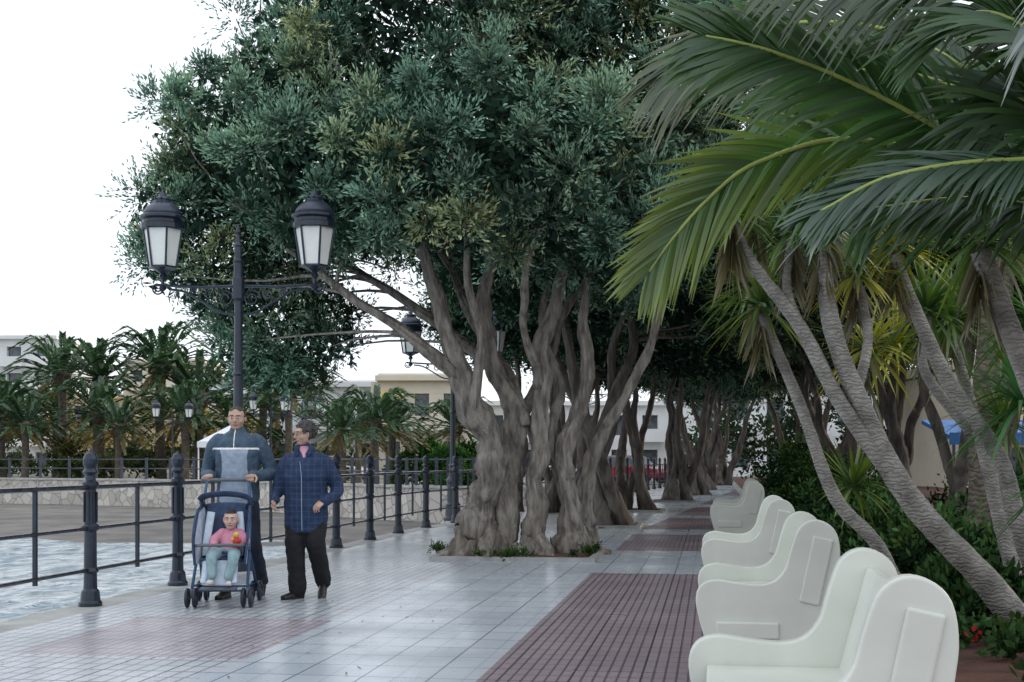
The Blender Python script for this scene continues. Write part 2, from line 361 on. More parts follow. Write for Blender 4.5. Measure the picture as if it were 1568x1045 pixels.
# ---------------------------------------------------------------- street lamps
def lampdata():
    b=MB()
    b.lathe([(.19,0),(.19,.06),(.16,.09),(.15,.3),(.165,.33),(.12,.38),(.115,.75),(.14,.79),(.14,.83),(.09,.9),(.075,1.1),(.09,1.13),(.06,1.17),(.052,2.2),(.075,2.22),(.05,2.26),(.045,3.05),(.07,3.08),(.07,3.3),(.05,3.34),(.05,3.48),(.065,3.5),(.04,3.54),(.04,3.66),(.055,3.68),(.03,3.72),(.02,3.8),(.035,3.83),(.004,3.92)],seg=16)
    for s in(-1,1):
        b.tube([(s*.05,0,3.22),(s*.45,0,3.21),(s*.95,0,3.24)],[.018,.016,.016],6)
        b.tube(catmull([(s*.05,0,2.9),(s*.22,0,2.93),(s*.42,0,3.05),(s*.62,0,3.16),(s*.8,0,3.19)],14),.014,6)
        for (cx,cz,r0,tn,ph) in((.15,3.08,.10,1.5,0),(.34,3.13,.06,1.3,2),(.52,3.16,.035,1.2,1),(.93,3.2,.07,1.4,3.5)):
            pts=[(s*(cx+r0*(1-.6*i/20)*math.cos(ph+tn*2*math.pi*i/20)),0,cz+r0*(1-.6*i/20)*math.sin(ph+tn*2*math.pi*i/20)) for i in range(21)]
            b.tube(pts,.010,5)
        c=(s*.87,0,0)
        b.lathe([(.02,3.17),(.05,3.2),(.02,3.24),(.02,3.3),(.05,3.33),(.03,3.37),(.10,3.41),(.165,3.43),(.165,3.45)],c,6)
        b.lathe([(.15,3.452),(.215,3.86)],c,6,1)
        for k in range(6):
            a=k*math.pi/3
            b.tube([(c[0]+.158*math.cos(a),.158*math.sin(a),3.44),(c[0]+.222*math.cos(a),.222*math.sin(a),3.87)],.013,5)
        b.lathe([(.225,3.86),(.245,3.87),(.245,3.92),(.225,3.93),(.225,3.965),(.26,3.985),(.26,4.01),(.225,4.03)],c,18)
        b.lathe([(.222,4.03),(.21,4.07),(.175,4.12),(.12,4.16),(.085,4.175),(.085,4.2),(.10,4.21),(.07,4.23),(.04,4.25),(.045,4.27),(.012,4.29),(.004,4.33)],c,18,2)
        for k in range(9):
            a=k*math.pi/4.5; b.tube([(c[0]+.098*math.cos(a),.098*math.sin(a),4.2),(c[0]+.125*math.cos(a),.125*math.sin(a),4.235)],[.012,.003],5,2)
    me=b.mesh('street_lamp',[M['iron'],M['glass'],M['iron2']])
    me.polygons.foreach_set('use_smooth',[len(p.vertices)==4 and p.material_index==2 for p in me.polygons]); return me
LD=lampdata()
def lamp(x,y,z=0,rz=0,sc=1,name='street_lamp'):
    o=link(bpy.data.objects.new(name,LD)); o.location=(x,y,z); o.rotation_euler=(0,0,rz); o.scale=(sc,)*3; return o
lamp(-3.10,14.5,0,-.05); lamp(-1.21,26.2,0,-.05); p=W(rv(38.5),38.5); lamp(p.x,p.y)
for x,y,s in((-24.5,75,1),(-17.5,66,1),(-13.2,70,1.15),(-31,72,1),(-9.5,58,1),(-10.8,75,1.2),(-42,74,1)): lamp(x,y,0,0.6,s)
# ---------------------------------------------------------------- benches
def benchdata():
    b=MB()
    P=catmull([(.10,0),(.07,.12),(.02,.28),(-.005,.42),(.025,.505),(.11,.54),(.24,.525),(.37,.515),(.46,.54),(.52,.61),(.555,.73),(.60,.85),(.675,.90),(.76,.885),(.82,.82),(.84,.70),(.825,.56),(.79,.3),(.74,.0)],64)
    P=[(float(a),float(c)) for a,c in P]
    L=1.3
    def panel(y0,y1):
        n=len(P); vs=[(p[0],y0,p[1]) for p in P]+[(p[0],y1,p[1]) for p in P]
        b.add(vs,[tuple(range(n)),tuple(range(2*n-1,n-1,-1))]+[((i+1)%n,i,n+i,n+(i+1)%n) for i in range(n)])
    panel(0,.075); panel(L-.075,L)
    for y in(-.008,L+.008):
        b.box((.30,y,.24),(.37,.022,.10)); 
        R=Matrix.Rotation(math.radians(12),3,'Y'); b.box((.70,y,.60),(.12,.022,.40),0,R)
    b.box((.34,L/2,.39),(.54,L-.152,.06))
    R=Matrix.Rotation(math.radians(15),3,'Y'); b.box((.67,L/2,.60),(.05,L-.152,.46),0,R)
    b.box((.14,L/2,.2),(.06,L-.152,.3)); b.box((.70,L/2,.2),(.06,L-.152,.3))
    me=b.mesh('bench',[M['bench']]); return me
BD=benchdata()
for v,u in((-.09,4.08),(-.09,7.75),(-.09,11.75),(-.02,20.4),(.03,23.3)):
    o=link(bpy.data.objects.new('park_bench',BD)); o.location=W(v,u,.0); o.rotation_euler=(0,0,-A)
    bv=o.modifiers.new('b','BEVEL'); bv.width=.014; bv.segments=3; bv.limit_method='ANGLE'; bv.angle_limit=math.radians(50)
# ---------------------------------------------------------------- foliage
def foliage(name,puffs,tw,lpt,ll,lw,light,dark,matl,parent=None,bias=.25,data=False,core=None,seed=1,tj=.8):
    r=np.random.default_rng(seed); P=np.array(puffs,float); n=len(P)
    c=np.repeat(P[:,:3],tw,0); R=np.repeat(P[:,3],tw)
    tint=np.repeat(r.uniform(.65,1.3,n),tw); yel=np.repeat(r.uniform(0,1,n)**3,tw)
    d=r.normal(size=(n*tw,3)); d[:,2]+=bias; d/=np.linalg.norm(d,axis=1)[:,None]
    R=R*r.uniform(.65,1.2,n*tw)
    st=c+d*(R*.3)[:,None]
    t=np.tile(np.linspace(0,1,lpt),n*tw); D=np.repeat(d,lpt,0); RR=np.repeat(R,lpt)
    pos=np.repeat(st,lpt,0)+D*(RR*.75*t)[:,None]+r.normal(size=(len(t),3))*(ll*.22)
    ld=D+r.normal(size=D.shape)*tj*.6; ld[:,2]+=.25; ld/=np.linalg.norm(ld,axis=1)[:,None]
    sz=ll*r.uniform(.6,1.25,len(t))
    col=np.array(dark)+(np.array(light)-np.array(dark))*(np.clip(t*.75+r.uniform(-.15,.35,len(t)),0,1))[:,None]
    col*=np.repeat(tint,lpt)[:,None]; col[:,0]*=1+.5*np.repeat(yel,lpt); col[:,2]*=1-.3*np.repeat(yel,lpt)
    wdt=np.full(len(t),lw)
    if core is not None:
        cc=np.array(core[0],float); k=core[1]; vol=(cc[:,3]*cc[:,4]*cc[:,5])**.8; idx=r.choice(len(cc),k,p=vol/vol.sum()); u=r.normal(size=(k,3)); u/=np.linalg.norm(u,axis=1)[:,None]
        pp=cc[idx,:3]+u*cc[idx,3:6]*(r.uniform(.45,.92,k))[:,None]
        l2=r.normal(size=(k,3)); l2/=np.linalg.norm(l2,axis=1)[:,None]
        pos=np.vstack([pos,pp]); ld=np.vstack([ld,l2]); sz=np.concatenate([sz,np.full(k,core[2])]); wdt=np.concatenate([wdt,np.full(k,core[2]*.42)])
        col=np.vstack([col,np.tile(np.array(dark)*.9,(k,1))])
    s=np.cross(ld,r.normal(size=ld.shape)); s/=np.linalg.norm(s,axis=1)[:,None]; s*=(wdt*.5)[:,None]
    m=pos+ld*(sz*.5)[:,None]
    V=np.stack([pos,m+s,pos+ld*sz[:,None],m-s],1).reshape(-1,3).astype(np.float32); nf=len(pos)
    me=bpy.data.meshes.new(name); me.vertices.add(nf*4); me.vertices.foreach_set('co',V.ravel())
    me.loops.add(nf*4); me.loops.foreach_set('vertex_index',np.arange(nf*4,dtype=np.int32)); me.polygons.add(nf); me.polygons.foreach_set('loop_start',np.arange(0,nf*4,4,dtype=np.int32))
    me.materials.append(matl); me.update(calc_edges=True)
    a=me.color_attributes.new('Col','FLOAT_COLOR','POINT'); C=np.ones((nf,4),np.float32); C[:,:3]=np.clip(col,0,1); a.data.foreach_set('color',np.repeat(C,4,0).ravel())
    if data:return me
    return link(bpy.data.objects.new(name,me),parent)
def shell(ells,dens,rmin,rmax,seed,rej=.68):
    r=np.random.default_rng(seed); out=[]
    for i,e in enumerate(ells):
        e=np.array(e,float); k=int(dens*(e[3]*e[4]*e[5])**(2/3)*4)
        for _ in range(k):
            u=r.normal(size=3); u/=np.linalg.norm(u); p=e[:3]+u*e[3:6]*r.uniform(.74,1.0)
            if any(np.linalg.norm((p-np.array(f[:3]))/np.array(f[3:6]))<rej for j,f in enumerate(ells) if j!=i): continue
            out.append((*p,r.uniform(rmin,rmax)))
    return out
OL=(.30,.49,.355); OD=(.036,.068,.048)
T0=Vector((-.0,16.8,0)); tree=empty('olive_tree',T0)
stems=[
 [(-.58,-.2,-.05,.27),(-.45,-.2,.35,.22),(-.30,-.15,.9,.195),(-.30,-.2,1.45,.17),(-.50,-.25,1.95,.145),(-.72,-.3,2.5,.12),(-.92,-.4,3.2,.09),(-1.3,-.4,4.4,.05)],
 [(-.22,0,-.05,.24),(-.12,.05,.6,.185),(.0,.15,1.25,.145),(.0,.15,1.8,.125),(-.18,.15,2.4,.11),(-.33,.2,3.1,.09),(-.3,.2,4.2,.07),(-.1,.1,5.5,.04)],
 [(.18,-.1,-.05,.18),(.30,-.1,.5,.13),(.28,-.1,1.0,.11),(.36,-.05,1.55,.105),(.36,.0,2.2,.095),(.5,.1,3.0,.08),(.85,.1,4.3,.05)],
 [(.80,.2,-.05,.23),(.82,.2,.4,.165),(.70,.1,.95,.135),(.70,.15,1.4,.115),(.88,.2,1.85,.10),(1.0,.25,2.5,.08),(.95,.2,3.3,.06),(1.15,.1,4.2,.04)],
 [(1.05,.6,-.05,.16),(.98,.6,.6,.11),(1.02,.6,1.1,.09),(1.25,.6,1.6,.075),(1.55,.6,2.15,.06),(1.9,.6,2.9,.05),(2.0,.7,3.8,.03)],
 [(-.62,-.3,2.2,.075),(-1.05,-.4,2.6,.07),(-1.5,-.3,3.0,.055),(-2.3,-.2,3.5,.045),(-3.2,.2,4.2,.03)],
 [(-.15,.1,2.2,.08),(-.6,.6,2.8,.065),(-1.4,1.0,3.4,.055),(-2.4,1.4,4.1,.04),(-3.2,1.6,5.0,.025)],
 [(.2,.0,1.7,.06),(.0,.3,2.3,.06),(-.5,.9,3.1,.055),(-1.0,1.5,4.2,.04)],
 [(.0,.1,1.7,.07),(.4,.5,2.3,.07),(.7,.9,3.2,.06),(1.4,1.2,4.6,.04)],
 [(-.30,-.2,1.4,.08),(-.48,-.35,2.0,.065),(-.38,-.5,2.8,.055),(-.6,-.8,3.7,.04),(-.5,-1.2,4.8,.025)],
 [(.36,-.0,2.2,.06),(.18,-.4,2.9,.05),(.2,-.9,3.7,.04),(.5,-1.3,4.6,.025)],
 [(.70,.1,.95,.08),(.50,.2,1.5,.075),(.62,.4,2.1,.065),(.42,.6,3.0,.05),(.6,.9,4.0,.03)],
 [(-.95,-.35,-.02,.07),(-.72,-.3,.06,.12),(-.48,-.22,.3,.15)],[(1.3,.15,-.02,.07),(1.05,.2,.06,.11),(.85,.2,.3,.13)],[(-.35,-.65,-.02,.07),(-.35,-.45,.07,.11),(-.32,-.25,.3,.14)],[(.5,-.5,-.02,.06),(.42,-.3,.06,.10),(.32,-.15,.25,.11)],
]
b=MB(); nodes=[]
for i,s in enumerate(stems):
    q=catmull(s,90 if len(s)>5 else 30); jr=[]
    for j,x in enumerate(q):
        if x[2]>.3: x[0]+=.08*noise.noise(Vector((x[2]*2.2,i*7.3,0))); x[1]+=.08*noise.noise(Vector((x[2]*2.2,i*7.3,9)))
        jr.append(max(.018,float(x[3])*(1+.32*noise.noise(Vector((x[2]*3.6,i*3.3,4))))))
    b.tube(q,jr,32,wob=.34,sd=i*3.1,gn=True)
    nodes+=[x for x in q if x[2]>2.0]
ells=[(-2.9,.8,5.45,2.05,2.1,1.65),(-4.2,1.0,4.4,1.15,1.4,1.2),(-.4,-1.5,4.85,2.15,1.6,1.2),(-.75,.6,7.3,3.0,2.6,2.1),(-3.3,1.9,3.15,1.15,1.3,1.1),(1.2,.8,4.9,1.7,2,1.5),(1.7,.8,7.0,2.4,2.2,1.9),(-2.3,-.9,4.75,1.4,1.2,1.05),(-1.1,2.6,5.2,1.8,1.2,1.2),(.9,-1.0,4.3,1.1,1.0,.8)]
pf=shell(ells,6.6,.22,.46,3)
def branches(b,nodes,pf,k,r0=.03):
    nd=np.array(nodes)[:,:3]; rr=random.Random(5)
    for p in rr.sample(pf,min(k,len(pf))):
        c=np.array(p[:3]); dd=np.linalg.norm(nd-c,axis=1); dd[nd[:,2]>c[2]]+=1.5; j=np.argmin(dd); a=nd[j]
        m=(a+c)/2+np.array([rr.uniform(-.25,.25),rr.uniform(-.25,.25),rr.uniform(-.05,.3)]); q=catmull([a,a*.7+m*.3+np.array([0,0,.05]),m,c],9)
        b.tube(q,[r0*(1-.75*i/8) for i in range(9)],6,wob=.2)
branches(b,nodes,pf,150)
b.obj('trunk_and_branches',[M['bark']],tree,smooth=True)
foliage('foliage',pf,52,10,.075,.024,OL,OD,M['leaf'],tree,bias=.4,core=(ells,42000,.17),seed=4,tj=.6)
def treevar(seed):
    r=random.Random(seed); b=MB(); nodes=[]
    for i in range(4):
        a=r.uniform(0,6.28); x,y=.25*math.cos(i*1.6+a),.25*math.sin(i*1.6+a); s=[(x*1.7,y*1.7,-.05,.20)]; R=r.uniform(.11,.15)
        dx,dy=r.uniform(-.5,.5),r.uniform(-.5,.5)
        for k in range(1,8):
            z=k*.62; x+=dx*.35+r.uniform(-.16,.16); y+=dy*.35+r.uniform(-.16,.16); s.append((x,y,z,R*(1-k*.1)))
        q=catmull(s,44); b.tube(q,[max(.03,float(g[3])) for g in q],16,wob=.28,sd=i+seed,gn=True); nodes+=[g for g in q if g[2]>2.2]
    e=[(0,0,5.6,2.9,2.9,1.9),(-1.6,r.uniform(-1,1),4.5,1.5,1.6,1.0),(1.7,r.uniform(-1,1),4.4,1.6,1.6,1.1),(r.uniform(-1,1),-1.6,4.6,1.5,1.4,1.0),(0,1.7,4.3,1.6,1.4,1.0)]
    p=shell(e,3.6,.32,.65,seed); branches(b,nodes,p,60,.045)
    t=b.mesh('trunk',[M['bark2']]); t.polygons.foreach_set('use_smooth',[True]*len(t.polygons))
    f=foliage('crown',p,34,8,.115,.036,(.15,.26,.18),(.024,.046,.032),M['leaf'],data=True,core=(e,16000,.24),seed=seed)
    return t,f
TV=[treevar(11),treevar(23)]
def addtree(x,y,k,rz,sc,name='olive_tree'):
    e=empty(name,(x,y,0),rz,sc)
    for nm,d in(('trunk',TV[k][0]),('foliage',TV[k][1])): link(bpy.data.objects.new(nm,d),e)
for i,(x,y,s) in enumerate(((1.7,24.0,1.08),(1.1,30.0,1.08),(3.0,31,.95),(2.0,37,1.1),(4.8,38,1.0),(6.5,45,1.1),(8.3,53,1.1),(10,62,1.2))): addtree(x,y,i%2,i*1.9,s)
for i,(v,u,s) in enumerate(((3.6,20,.95),(3.6,26,1.0),(3.2,33,1.1),(3.4,44,1.15),(4,56,1.2),(7.0,22,1.1),(9,30,1.2),(7.2,15.5,.9))):
    p=W(v,u); addtree(p.x,p.y,(i+1)%2,i*2.3+1,s,'shade_tree')
def bush(name,x,y,z,rx,ry,rz,light,dark,n=26,pr=(.18,.35),ll=.09,lw=.04,seed=1,tw=26,lpt=5):
    r=np.random.default_rng(seed); pf=[]
    for _ in range(n):
        u=r.normal(size=3); u/=np.linalg.norm(u); u[2]=abs(u[2])*1.0-.1
        pf.append((u[0]*rx*.8,u[1]*ry*.8,max(.1,rz*.15+u[2]*rz*.8),r.uniform(*pr)))
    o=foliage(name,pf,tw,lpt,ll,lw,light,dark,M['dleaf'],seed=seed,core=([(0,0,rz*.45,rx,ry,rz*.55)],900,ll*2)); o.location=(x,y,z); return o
G1=(.07,.155,.055); G2=(.018,.038,.018)
for i,(v,u,rx,rz) in enumerate(((1.9,9.5,.5,.4),(2.2,12.5,.8,.6),(1.9,16,.7,.6),(2.1,19,.9,.8),(2.3,22.5,1.1,1.1),(2.2,26,1.0,1.2),(2.2,30,1.2,1.5),(2.4,35,1.4,1.8),(3.8,14,1.2,.7),(4.5,18,1.6,.9),(5.5,23,2,.9),(6.5,16,1.6,.8))):
    p=W(v,u); k=.8+.5*((i*37)%10)/10; bush('shrub',p.x,p.y,.02,rx,rx,rz,[c*k for c in G1],G2,n=int(22+rx*20),seed=i+40,pr=(.18,.2+.2*rx))
r=np.random.default_rng(2); pf=[]
for _ in range(130):
    v=r.uniform(1.5,3.4);u=r.uniform(6.6,14); p=W(v,u); pf.append((p.x,p.y,.1,r.uniform(.08,.18)))
foliage('ground_cover',pf,18,4,.07,.045,(.06,.13,.05),(.02,.04,.015),M['dleaf'],seed=8,bias=1)
pf=[]
for _ in range(10):
    v=r.uniform(1.5,2.4);u=r.uniform(6.5,11); p=W(v,u); pf.append((p.x,p.y,.17,.06))
foliage('red_flowers',pf,4,2,.045,.035,(.4,.03,.05),(.3,.02,.03),M['dleaf'],seed=9,bias=1.5)
pf=[]
for _ in range(26):
    a=r.uniform(0,6.28); pf.append((T0.x+.05+1.1*math.cos(a)*r.uniform(.8,1.05),16.75+.95*math.sin(a)*r.uniform(.8,1.05),.04,r.uniform(.05,.11)))
foliage('tree_pit_plants',pf,18,4,.06,.02,(.06,.12,.035),(.02,.04,.015),M['dleaf'],seed=10,bias=1.2)
b=MB(); 
for i,(x,y,rr) in enumerate(((.15,16.8,1.4),(1.75,24.0,.9),(4.8,38,.9),(3.0,31,.9))):
    b.lathe([(rr,.004),(rr*.98,.02),(.05,.04)],(x,y,0),4,0,math.pi/4-A)
    for k in range(4):
        a=math.pi/2*k-A; c=Vector((x+math.cos(a)*rr*.7071,y+math.sin(a)*rr*.7071,.02)); b.box(c,(.09,rr*1.414+.09,.06+.002*(k%2)),1,Matrix.Rotation(a,3,'Z'))
b.obj('tree_pits',[M['soil'],M['kerb']])
# ---------------------------------------------------------------- palms
def frond(L,path,nl,ll,w,seg,droop,rach,c1,c2,vee=.25,rnd=.10,fol=1.0,seedr=random,fwd=.55,up=(0,0,1)):
    q=catmull(path,nl+1); q=[Vector(x) for x in q]; U=Vector(up)
    for i in range(1,nl+1):
        t=i/nl
        if t<.10: continue
        T=(q[min(i+1,nl)]-q[i-1]).normalized(); Sd=T.cross(U); 
        if Sd.length<.05: Sd=Vector((1,0,0))
        Sd.normalize(); Nn=Sd.cross(T).normalized()
        for s in(-1,1):
            fa=fwd+.75*t; D=(T*fa+Sd*(s*(1.0-.45*t))+Nn*(vee+seedr.uniform(-rnd,rnd))+T*seedr.uniform(-rnd,rnd)*.5).normalized()
            l=ll*(math.sin(math.pi*(.12+.80*t))**.6)*seedr.uniform(.85,1.12)
            Wd=(T-D*T.dot(D)); Wd=(Wd.normalized()+Nn*seedr.uniform(-.35,.75)); Wd=(Wd-D*Wd.dot(D)).normalized()
            k=seedr.uniform(.6,1.3); a=[c*k for c in c1]; bb=[c*k for c in c2]
            L.blade(q[i]-T*seedr.uniform(0,.01),D,Wd,l,w,droop*seedr.uniform(.5,1.5),seg,a,bb)
    if rach is not None:
        rach.tube(q,[.014*fol*(1-.75*i/nl)+.003 for i in range(nl+1)],5)
M['rachis']=mat('frond_stem',(.30,.36,.09),.5,4,.2)
PC=Vector((2.95,5.6,2.1)); pal=empty('palm_tree',(PC.x,PC.y,0)); b=MB(); L=Leaf(); rb=MB()
def loc(P): return [(x-PC.x,y-PC.y,z) for x,y,z in P]
cg1=(.042,.105,.035); cg2=(.07,.135,.042); cs=(.28,.33,.29)
F=lambda P,nl,ll,w,dr,c1,c2,vee,fwd=.55,up=(0,0,1): frond(L,loc(P),nl,ll,w,5,dr,rb,c1,c2,vee=vee,fwd=fwd,up=up)
F([(2.95,5.6,2.1),(2.08,5.3,2.42),(1.70,5.2,2.62),(1.35,5.1,2.76),(1.05,5.0,2.84),(.88,4.95,2.87),(.74,4.9,2.88)],96,.50,.031,.24,(.042,.11,.03),(.085,.15,.055),.1,.9,(.1,-1,.25))
F([(2.95,5.8,2.1),(2.1,5.7,2.52),(1.50,5.6,2.66),(1.08,5.6,2.56),(.86,5.6,2.40),(.70,5.6,2.22),(.60,5.6,2.08)],90,.42,.028,.18,(.06,.15,.035),(.20,.25,.055),.1,.9,(.1,-1,.1))
F([(2.95,5.5,2.05),(2.3,5.0,2.38),(1.85,4.8,2.38),(1.4,4.7,2.30),(1.12,4.65,2.16)],92,.38,.026,.25,(.035,.08,.04),(.11,.16,.11),.1,.8,(0,-.6,.8))
F([(2.95,5.6,2.2),(2.35,5.3,2.85),(1.9,5.1,3.15),(1.5,5.0,3.2),(1.05,4.9,3.12)],90,.58,.032,.35,(.035,.085,.03),(.09,.12,.06),.1,.7,(0,-1,.5))
F([(2.95,5.4,2.2),(2.5,4.6,2.9),(2.05,4.0,3.0),(1.75,3.7,2.8),(1.5,3.55,2.5)],90,.40,.020,.6,(.18,.21,.18),cs,.0,.7,(.2,-.6,.8))
F([(2.95,5.7,2.2),(2.3,5.9,2.9),(1.8,6.1,3.3),(1.2,6.2,3.35),(.75,6.3,3.15)],90,.60,.032,.4,(.04,.08,.035),(.16,.17,.10),.1,.7,(0,-1,.4))
F([(2.95,5.6,2.1),(2.4,5.5,2.3),(1.95,5.4,2.36),(1.5,5.3,2.3)],90,.42,.028,.3,(.035,.08,.03),(.07,.12,.045),.1,.7,(0,-.7,.7))
for k,(Y,zm,xe,ze,gr) in enumerate(((5.9,2.95,1.2,3.0,1.0),(4.9,2.8,1.55,2.98,.8),(6.3,2.75,1.6,2.92,1.2),(5.3,3.1,1.7,3.4,.8),(6.0,2.5,1.65,2.50,1.0),(6.6,2.65,1.5,2.75,1.3),(5.0,2.55,1.85,2.62,.7),(6.9,2.95,1.3,3.1,1.0))):
    F([(2.95,5.6,2.1),(2.45,(Y+5.6)/2,(zm+2.1)/2+.15),(2.1,Y,zm),((2.1+xe)/2,Y,(zm+ze)/2+.08),(xe,Y,ze-.1)],80,.5,.032,.3,[c*gr for c in cg1],[c*gr*1.2 for c in cg2],.1,.8,(.1,-.9,(.2,.7,.4)[k%3]))
for k in range(14):
    a=-1.9+k*.25; e=random.uniform(.3,1.3); l=random.uniform(1.8,2.4); dx,dy=math.cos(a),math.sin(a)
    P=[(0,0,2.15),(dx*l*.35*math.cos(e)+.05*dx,dy*l*.35*math.cos(e),2.15+.35*l*math.sin(e)),(dx*l*.7,dy*l*.7,2.15+.5*l*math.sin(e)),(dx*l*.95,dy*l*.95,2.1+.25*l*math.sin(e))]
    frond(L,P,50,.45,.034,3,.4,rb,cg1,cg2)
b.tube(catmull([(0,0,-.05,.26),(0,0,.8,.22),(0,0,1.6,.2),(0,0,2.15,.16)],14),[.26,.25,.24,.24,.23,.23,.22,.22,.21,.21,.2,.19,.18,.15],14,wob=.15)
b.obj('trunk',[M['pb']],pal,smooth=True); rb.obj('frond_stems',[M['rachis']],pal,smooth=True); L.obj('fronds',M['palm'],pal)
def datepalm(seed,hgt):
    r=random.Random(seed); L=Leaf(); b=MB()
    for k in range(60):
        a=r.uniform(0,6.28); e=r.uniform(-.5,1.3); l=r.uniform(2.8,3.7); dx,dy=math.cos(a),math.sin(a); ce,se=math.cos(e),math.sin(e)
        P=[(0,0,hgt),(dx*l*.4*ce,dy*l*.4*ce,hgt+l*.42*se),(dx*l*.75*ce,dy*l*.75*ce,hgt+l*.70*se-.03*l),(dx*l*(.95*ce+.08),dy*l*(.95*ce+.08),hgt+l*.78*se-.18*l)]
        old=e<-.28; c1=(.17,.145,.065) if old else (.04,.085,.045); c2=(.24,.20,.09) if old else (.10,.16,.075)
        k2=r.uniform(.7,1.4); frond(L,P,20,.42,.15,2,.05,None,[c*k2 for c in c1],[c*k2 for c in c2],seedr=r,fwd=1.1,vee=.15)
    b.tube([(0,0,-.05),(.05,0,hgt*.5),(0,0,hgt)],[.28,.22,.26],10,wob=.15); b.ell((0,0,hgt-.1),(.45,.45,.55))
    t=b.mesh('trunk',[M['pb']]); return t,L.obj('crown',M['palm'],data_only=True)
DP=[datepalm(3,5.4),datepalm(5,3.8)]
def dpalm(x,y,k,rz,sc,z=0):
    e=empty('date_palm',(x,y,z),rz,sc)
    for nm,d in(('trunk',DP[k][0]),('fronds',DP[k][1])): link(bpy.data.objects.new(nm,d),e)
for i,(X,Y,zc,k) in enumerate(((-28.8,82,6.6,0),(-25.4,79,6.2,0),(-21.4,78,6.9,0),(-29.5,74,3.9,1),(-18.6,76,4.9,1),(-17.9,70,3.6,1),(-32,90,4.6,1),(-16.3,84,6.0,0),(-14.8,80,4.8,1),(-35.5,88,4.0,1),(-12.6,72,5.3,0),(-24.0,74,3.9,1),(-15.8,72,3.2,1),(-21.5,70,3.0,1),(-27,71,3.1,1),(-32.5,76,3.4,1))):
    dpalm(X,Y,k,i*1.3,min(zc/(5.4 if k==0 else 3.8),1.3))
for i,(X,Y,zc) in enumerate(((-6.9,52,2.4),(-6.0,56,2.9),(-5.6,60,2.7),(-8.4,70,2.7),(-2.7,62,2.8))): dpalm(X,Y,1,i*1.7,zc/3.8)
p=W(2.9,14.3); 
b=MB(); b.tube(catmull([(0,0,-.05,1),(0.02,0,1.5,1),(.1,0,3.2,1),(.05,0,5,1)],18),[.19]*18,14,wob=.22); o=b.obj('palm_trunk_tree',[M['pb']],smooth=True); o.location=p
L=Leaf()
for k in range(30):
    a=k*.7; e=random.uniform(-.2,1.2); l=2.2; dx,dy=math.cos(a),math.sin(a)
    frond(L,[(0,0,5),(dx*l*.4,dy*l*.4,5+.6*math.sin(e)),(dx*l*.8,dy*l*.8,5+.6*math.sin(e)),(dx*l,dy*l,4.7+.3*math.sin(e))],26,.5,.04,2,.3,None,(.04,.09,.03),(.07,.12,.04))
L.obj('fronds',M['palm'],o)
# ---------------------------------------------------------------- yucca
def rosette(L,c,R,n,up,c1,c2,w=.045,dry=0,seed=0):
    r=random.Random(seed)
    for k in range(n):
        z=r.uniform(-.6,1); a=r.uniform(0,6.28); h=math.sqrt(max(0,1-z*z)); D=Vector((h*math.cos(a),h*math.sin(a),z))
        D=(D+Vector(up)*.35).normalized(); Wd=D.cross(Vector((0,0,1))); Wd=Wd.normalized() if Wd.length>.01 else Vector((1,0,0))
        k2=r.uniform(.55,1.35); l=R*r.uniform(.7,1.15)
        L.blade(c+D*.04,D,Wd,l,w,.22*(1.3-z),4,[x*k2 for x in c1],[x*k2 for x in c2])
    for k in range(dry):
        a=r.uniform(0,6.28); D=Vector((.4*math.cos(a),.4*math.sin(a),-.9)).normalized(); Wd=D.cross(Vector((math.sin(a),-math.cos(a),.3))).normalized(); k2=r.uniform(.5,1.3)
        L.blade(c-Vector((0,0,r.uniform(0,.3))),D,Wd,R*r.uniform(.4,.85),w*.8,.1,3,[x*k2 for x in(.15,.13,.07)],[x*k2 for x in(.22,.2,.11)])
YC=Vector((3.5,8.6,0)); yu=empty('yucca_tree',YC); b=MB(); L=Leaf()
ys=[[(3.75,8.5,-.05,.125),(3.4,8.5,.15,.105),(3.1,8.5,.49,.09),(2.67,8.5,.97,.078),(2.37,8.5,1.49,.065),(2.13,8.5,2.14,.056),(2.06,8.5,2.72,.05)],
 [(2.62,8.5,1.04,.062),(2.19,8.5,1.62,.052),(1.91,8.5,2.14,.044),(1.59,8.5,2.57,.038),(1.46,8.5,2.85,.034)],
 [(3.0,9.5,-.05,.07),(2.72,9.5,.6,.054),(2.4,9.5,.98,.05),(2.14,9.5,1.66,.042),(1.85,9.5,2.34,.036)],
 [(3.9,9,-.05,.09),(3.56,9,.81,.07),(3.43,9,1.27,.06),(3.06,9,1.82,.05),(2.83,9,2.33,.044),(2.69,9,2.7,.04)],
 [(3.5,7,-.05,.10),(3.15,7,.9,.075),(2.8,7,1.77,.062),(2.56,7,2.40,.055)],
 [(3.3,9.2,1.45,.04),(3.0,9.3,1.9,.035),(3.05,9.4,2.3,.03)],[(2.3,8.6,1.65,.036),(2.45,8.8,2.1,.032),(2.4,8.9,2.5,.03)],
 [(1.93,8.5,2.1,.035),(1.85,8.6,2.4,.032),(1.9,8.7,2.75,.03)],[(4.2,10.5,0,.08),(3.9,10.5,1.2,.055),(3.6,10.5,2.3,.04)]]
for i,s in enumerate(ys):
    q=catmull([(x[0]-YC.x,x[1]-YC.y,x[2],x[3]) for x in s],60); b.tube(q,[float(x[3])*(1+.10*noise.noise(Vector((j*.5,i,0)))) for j,x in enumerate(q)],16,wob=.2,sd=i)
b.obj('stems',[M['yb']],yu,smooth=True)
yg1=(.07,.135,.04); yg2=(.13,.20,.05); yy1=(.18,.22,.045); yy2=(.44,.40,.08)
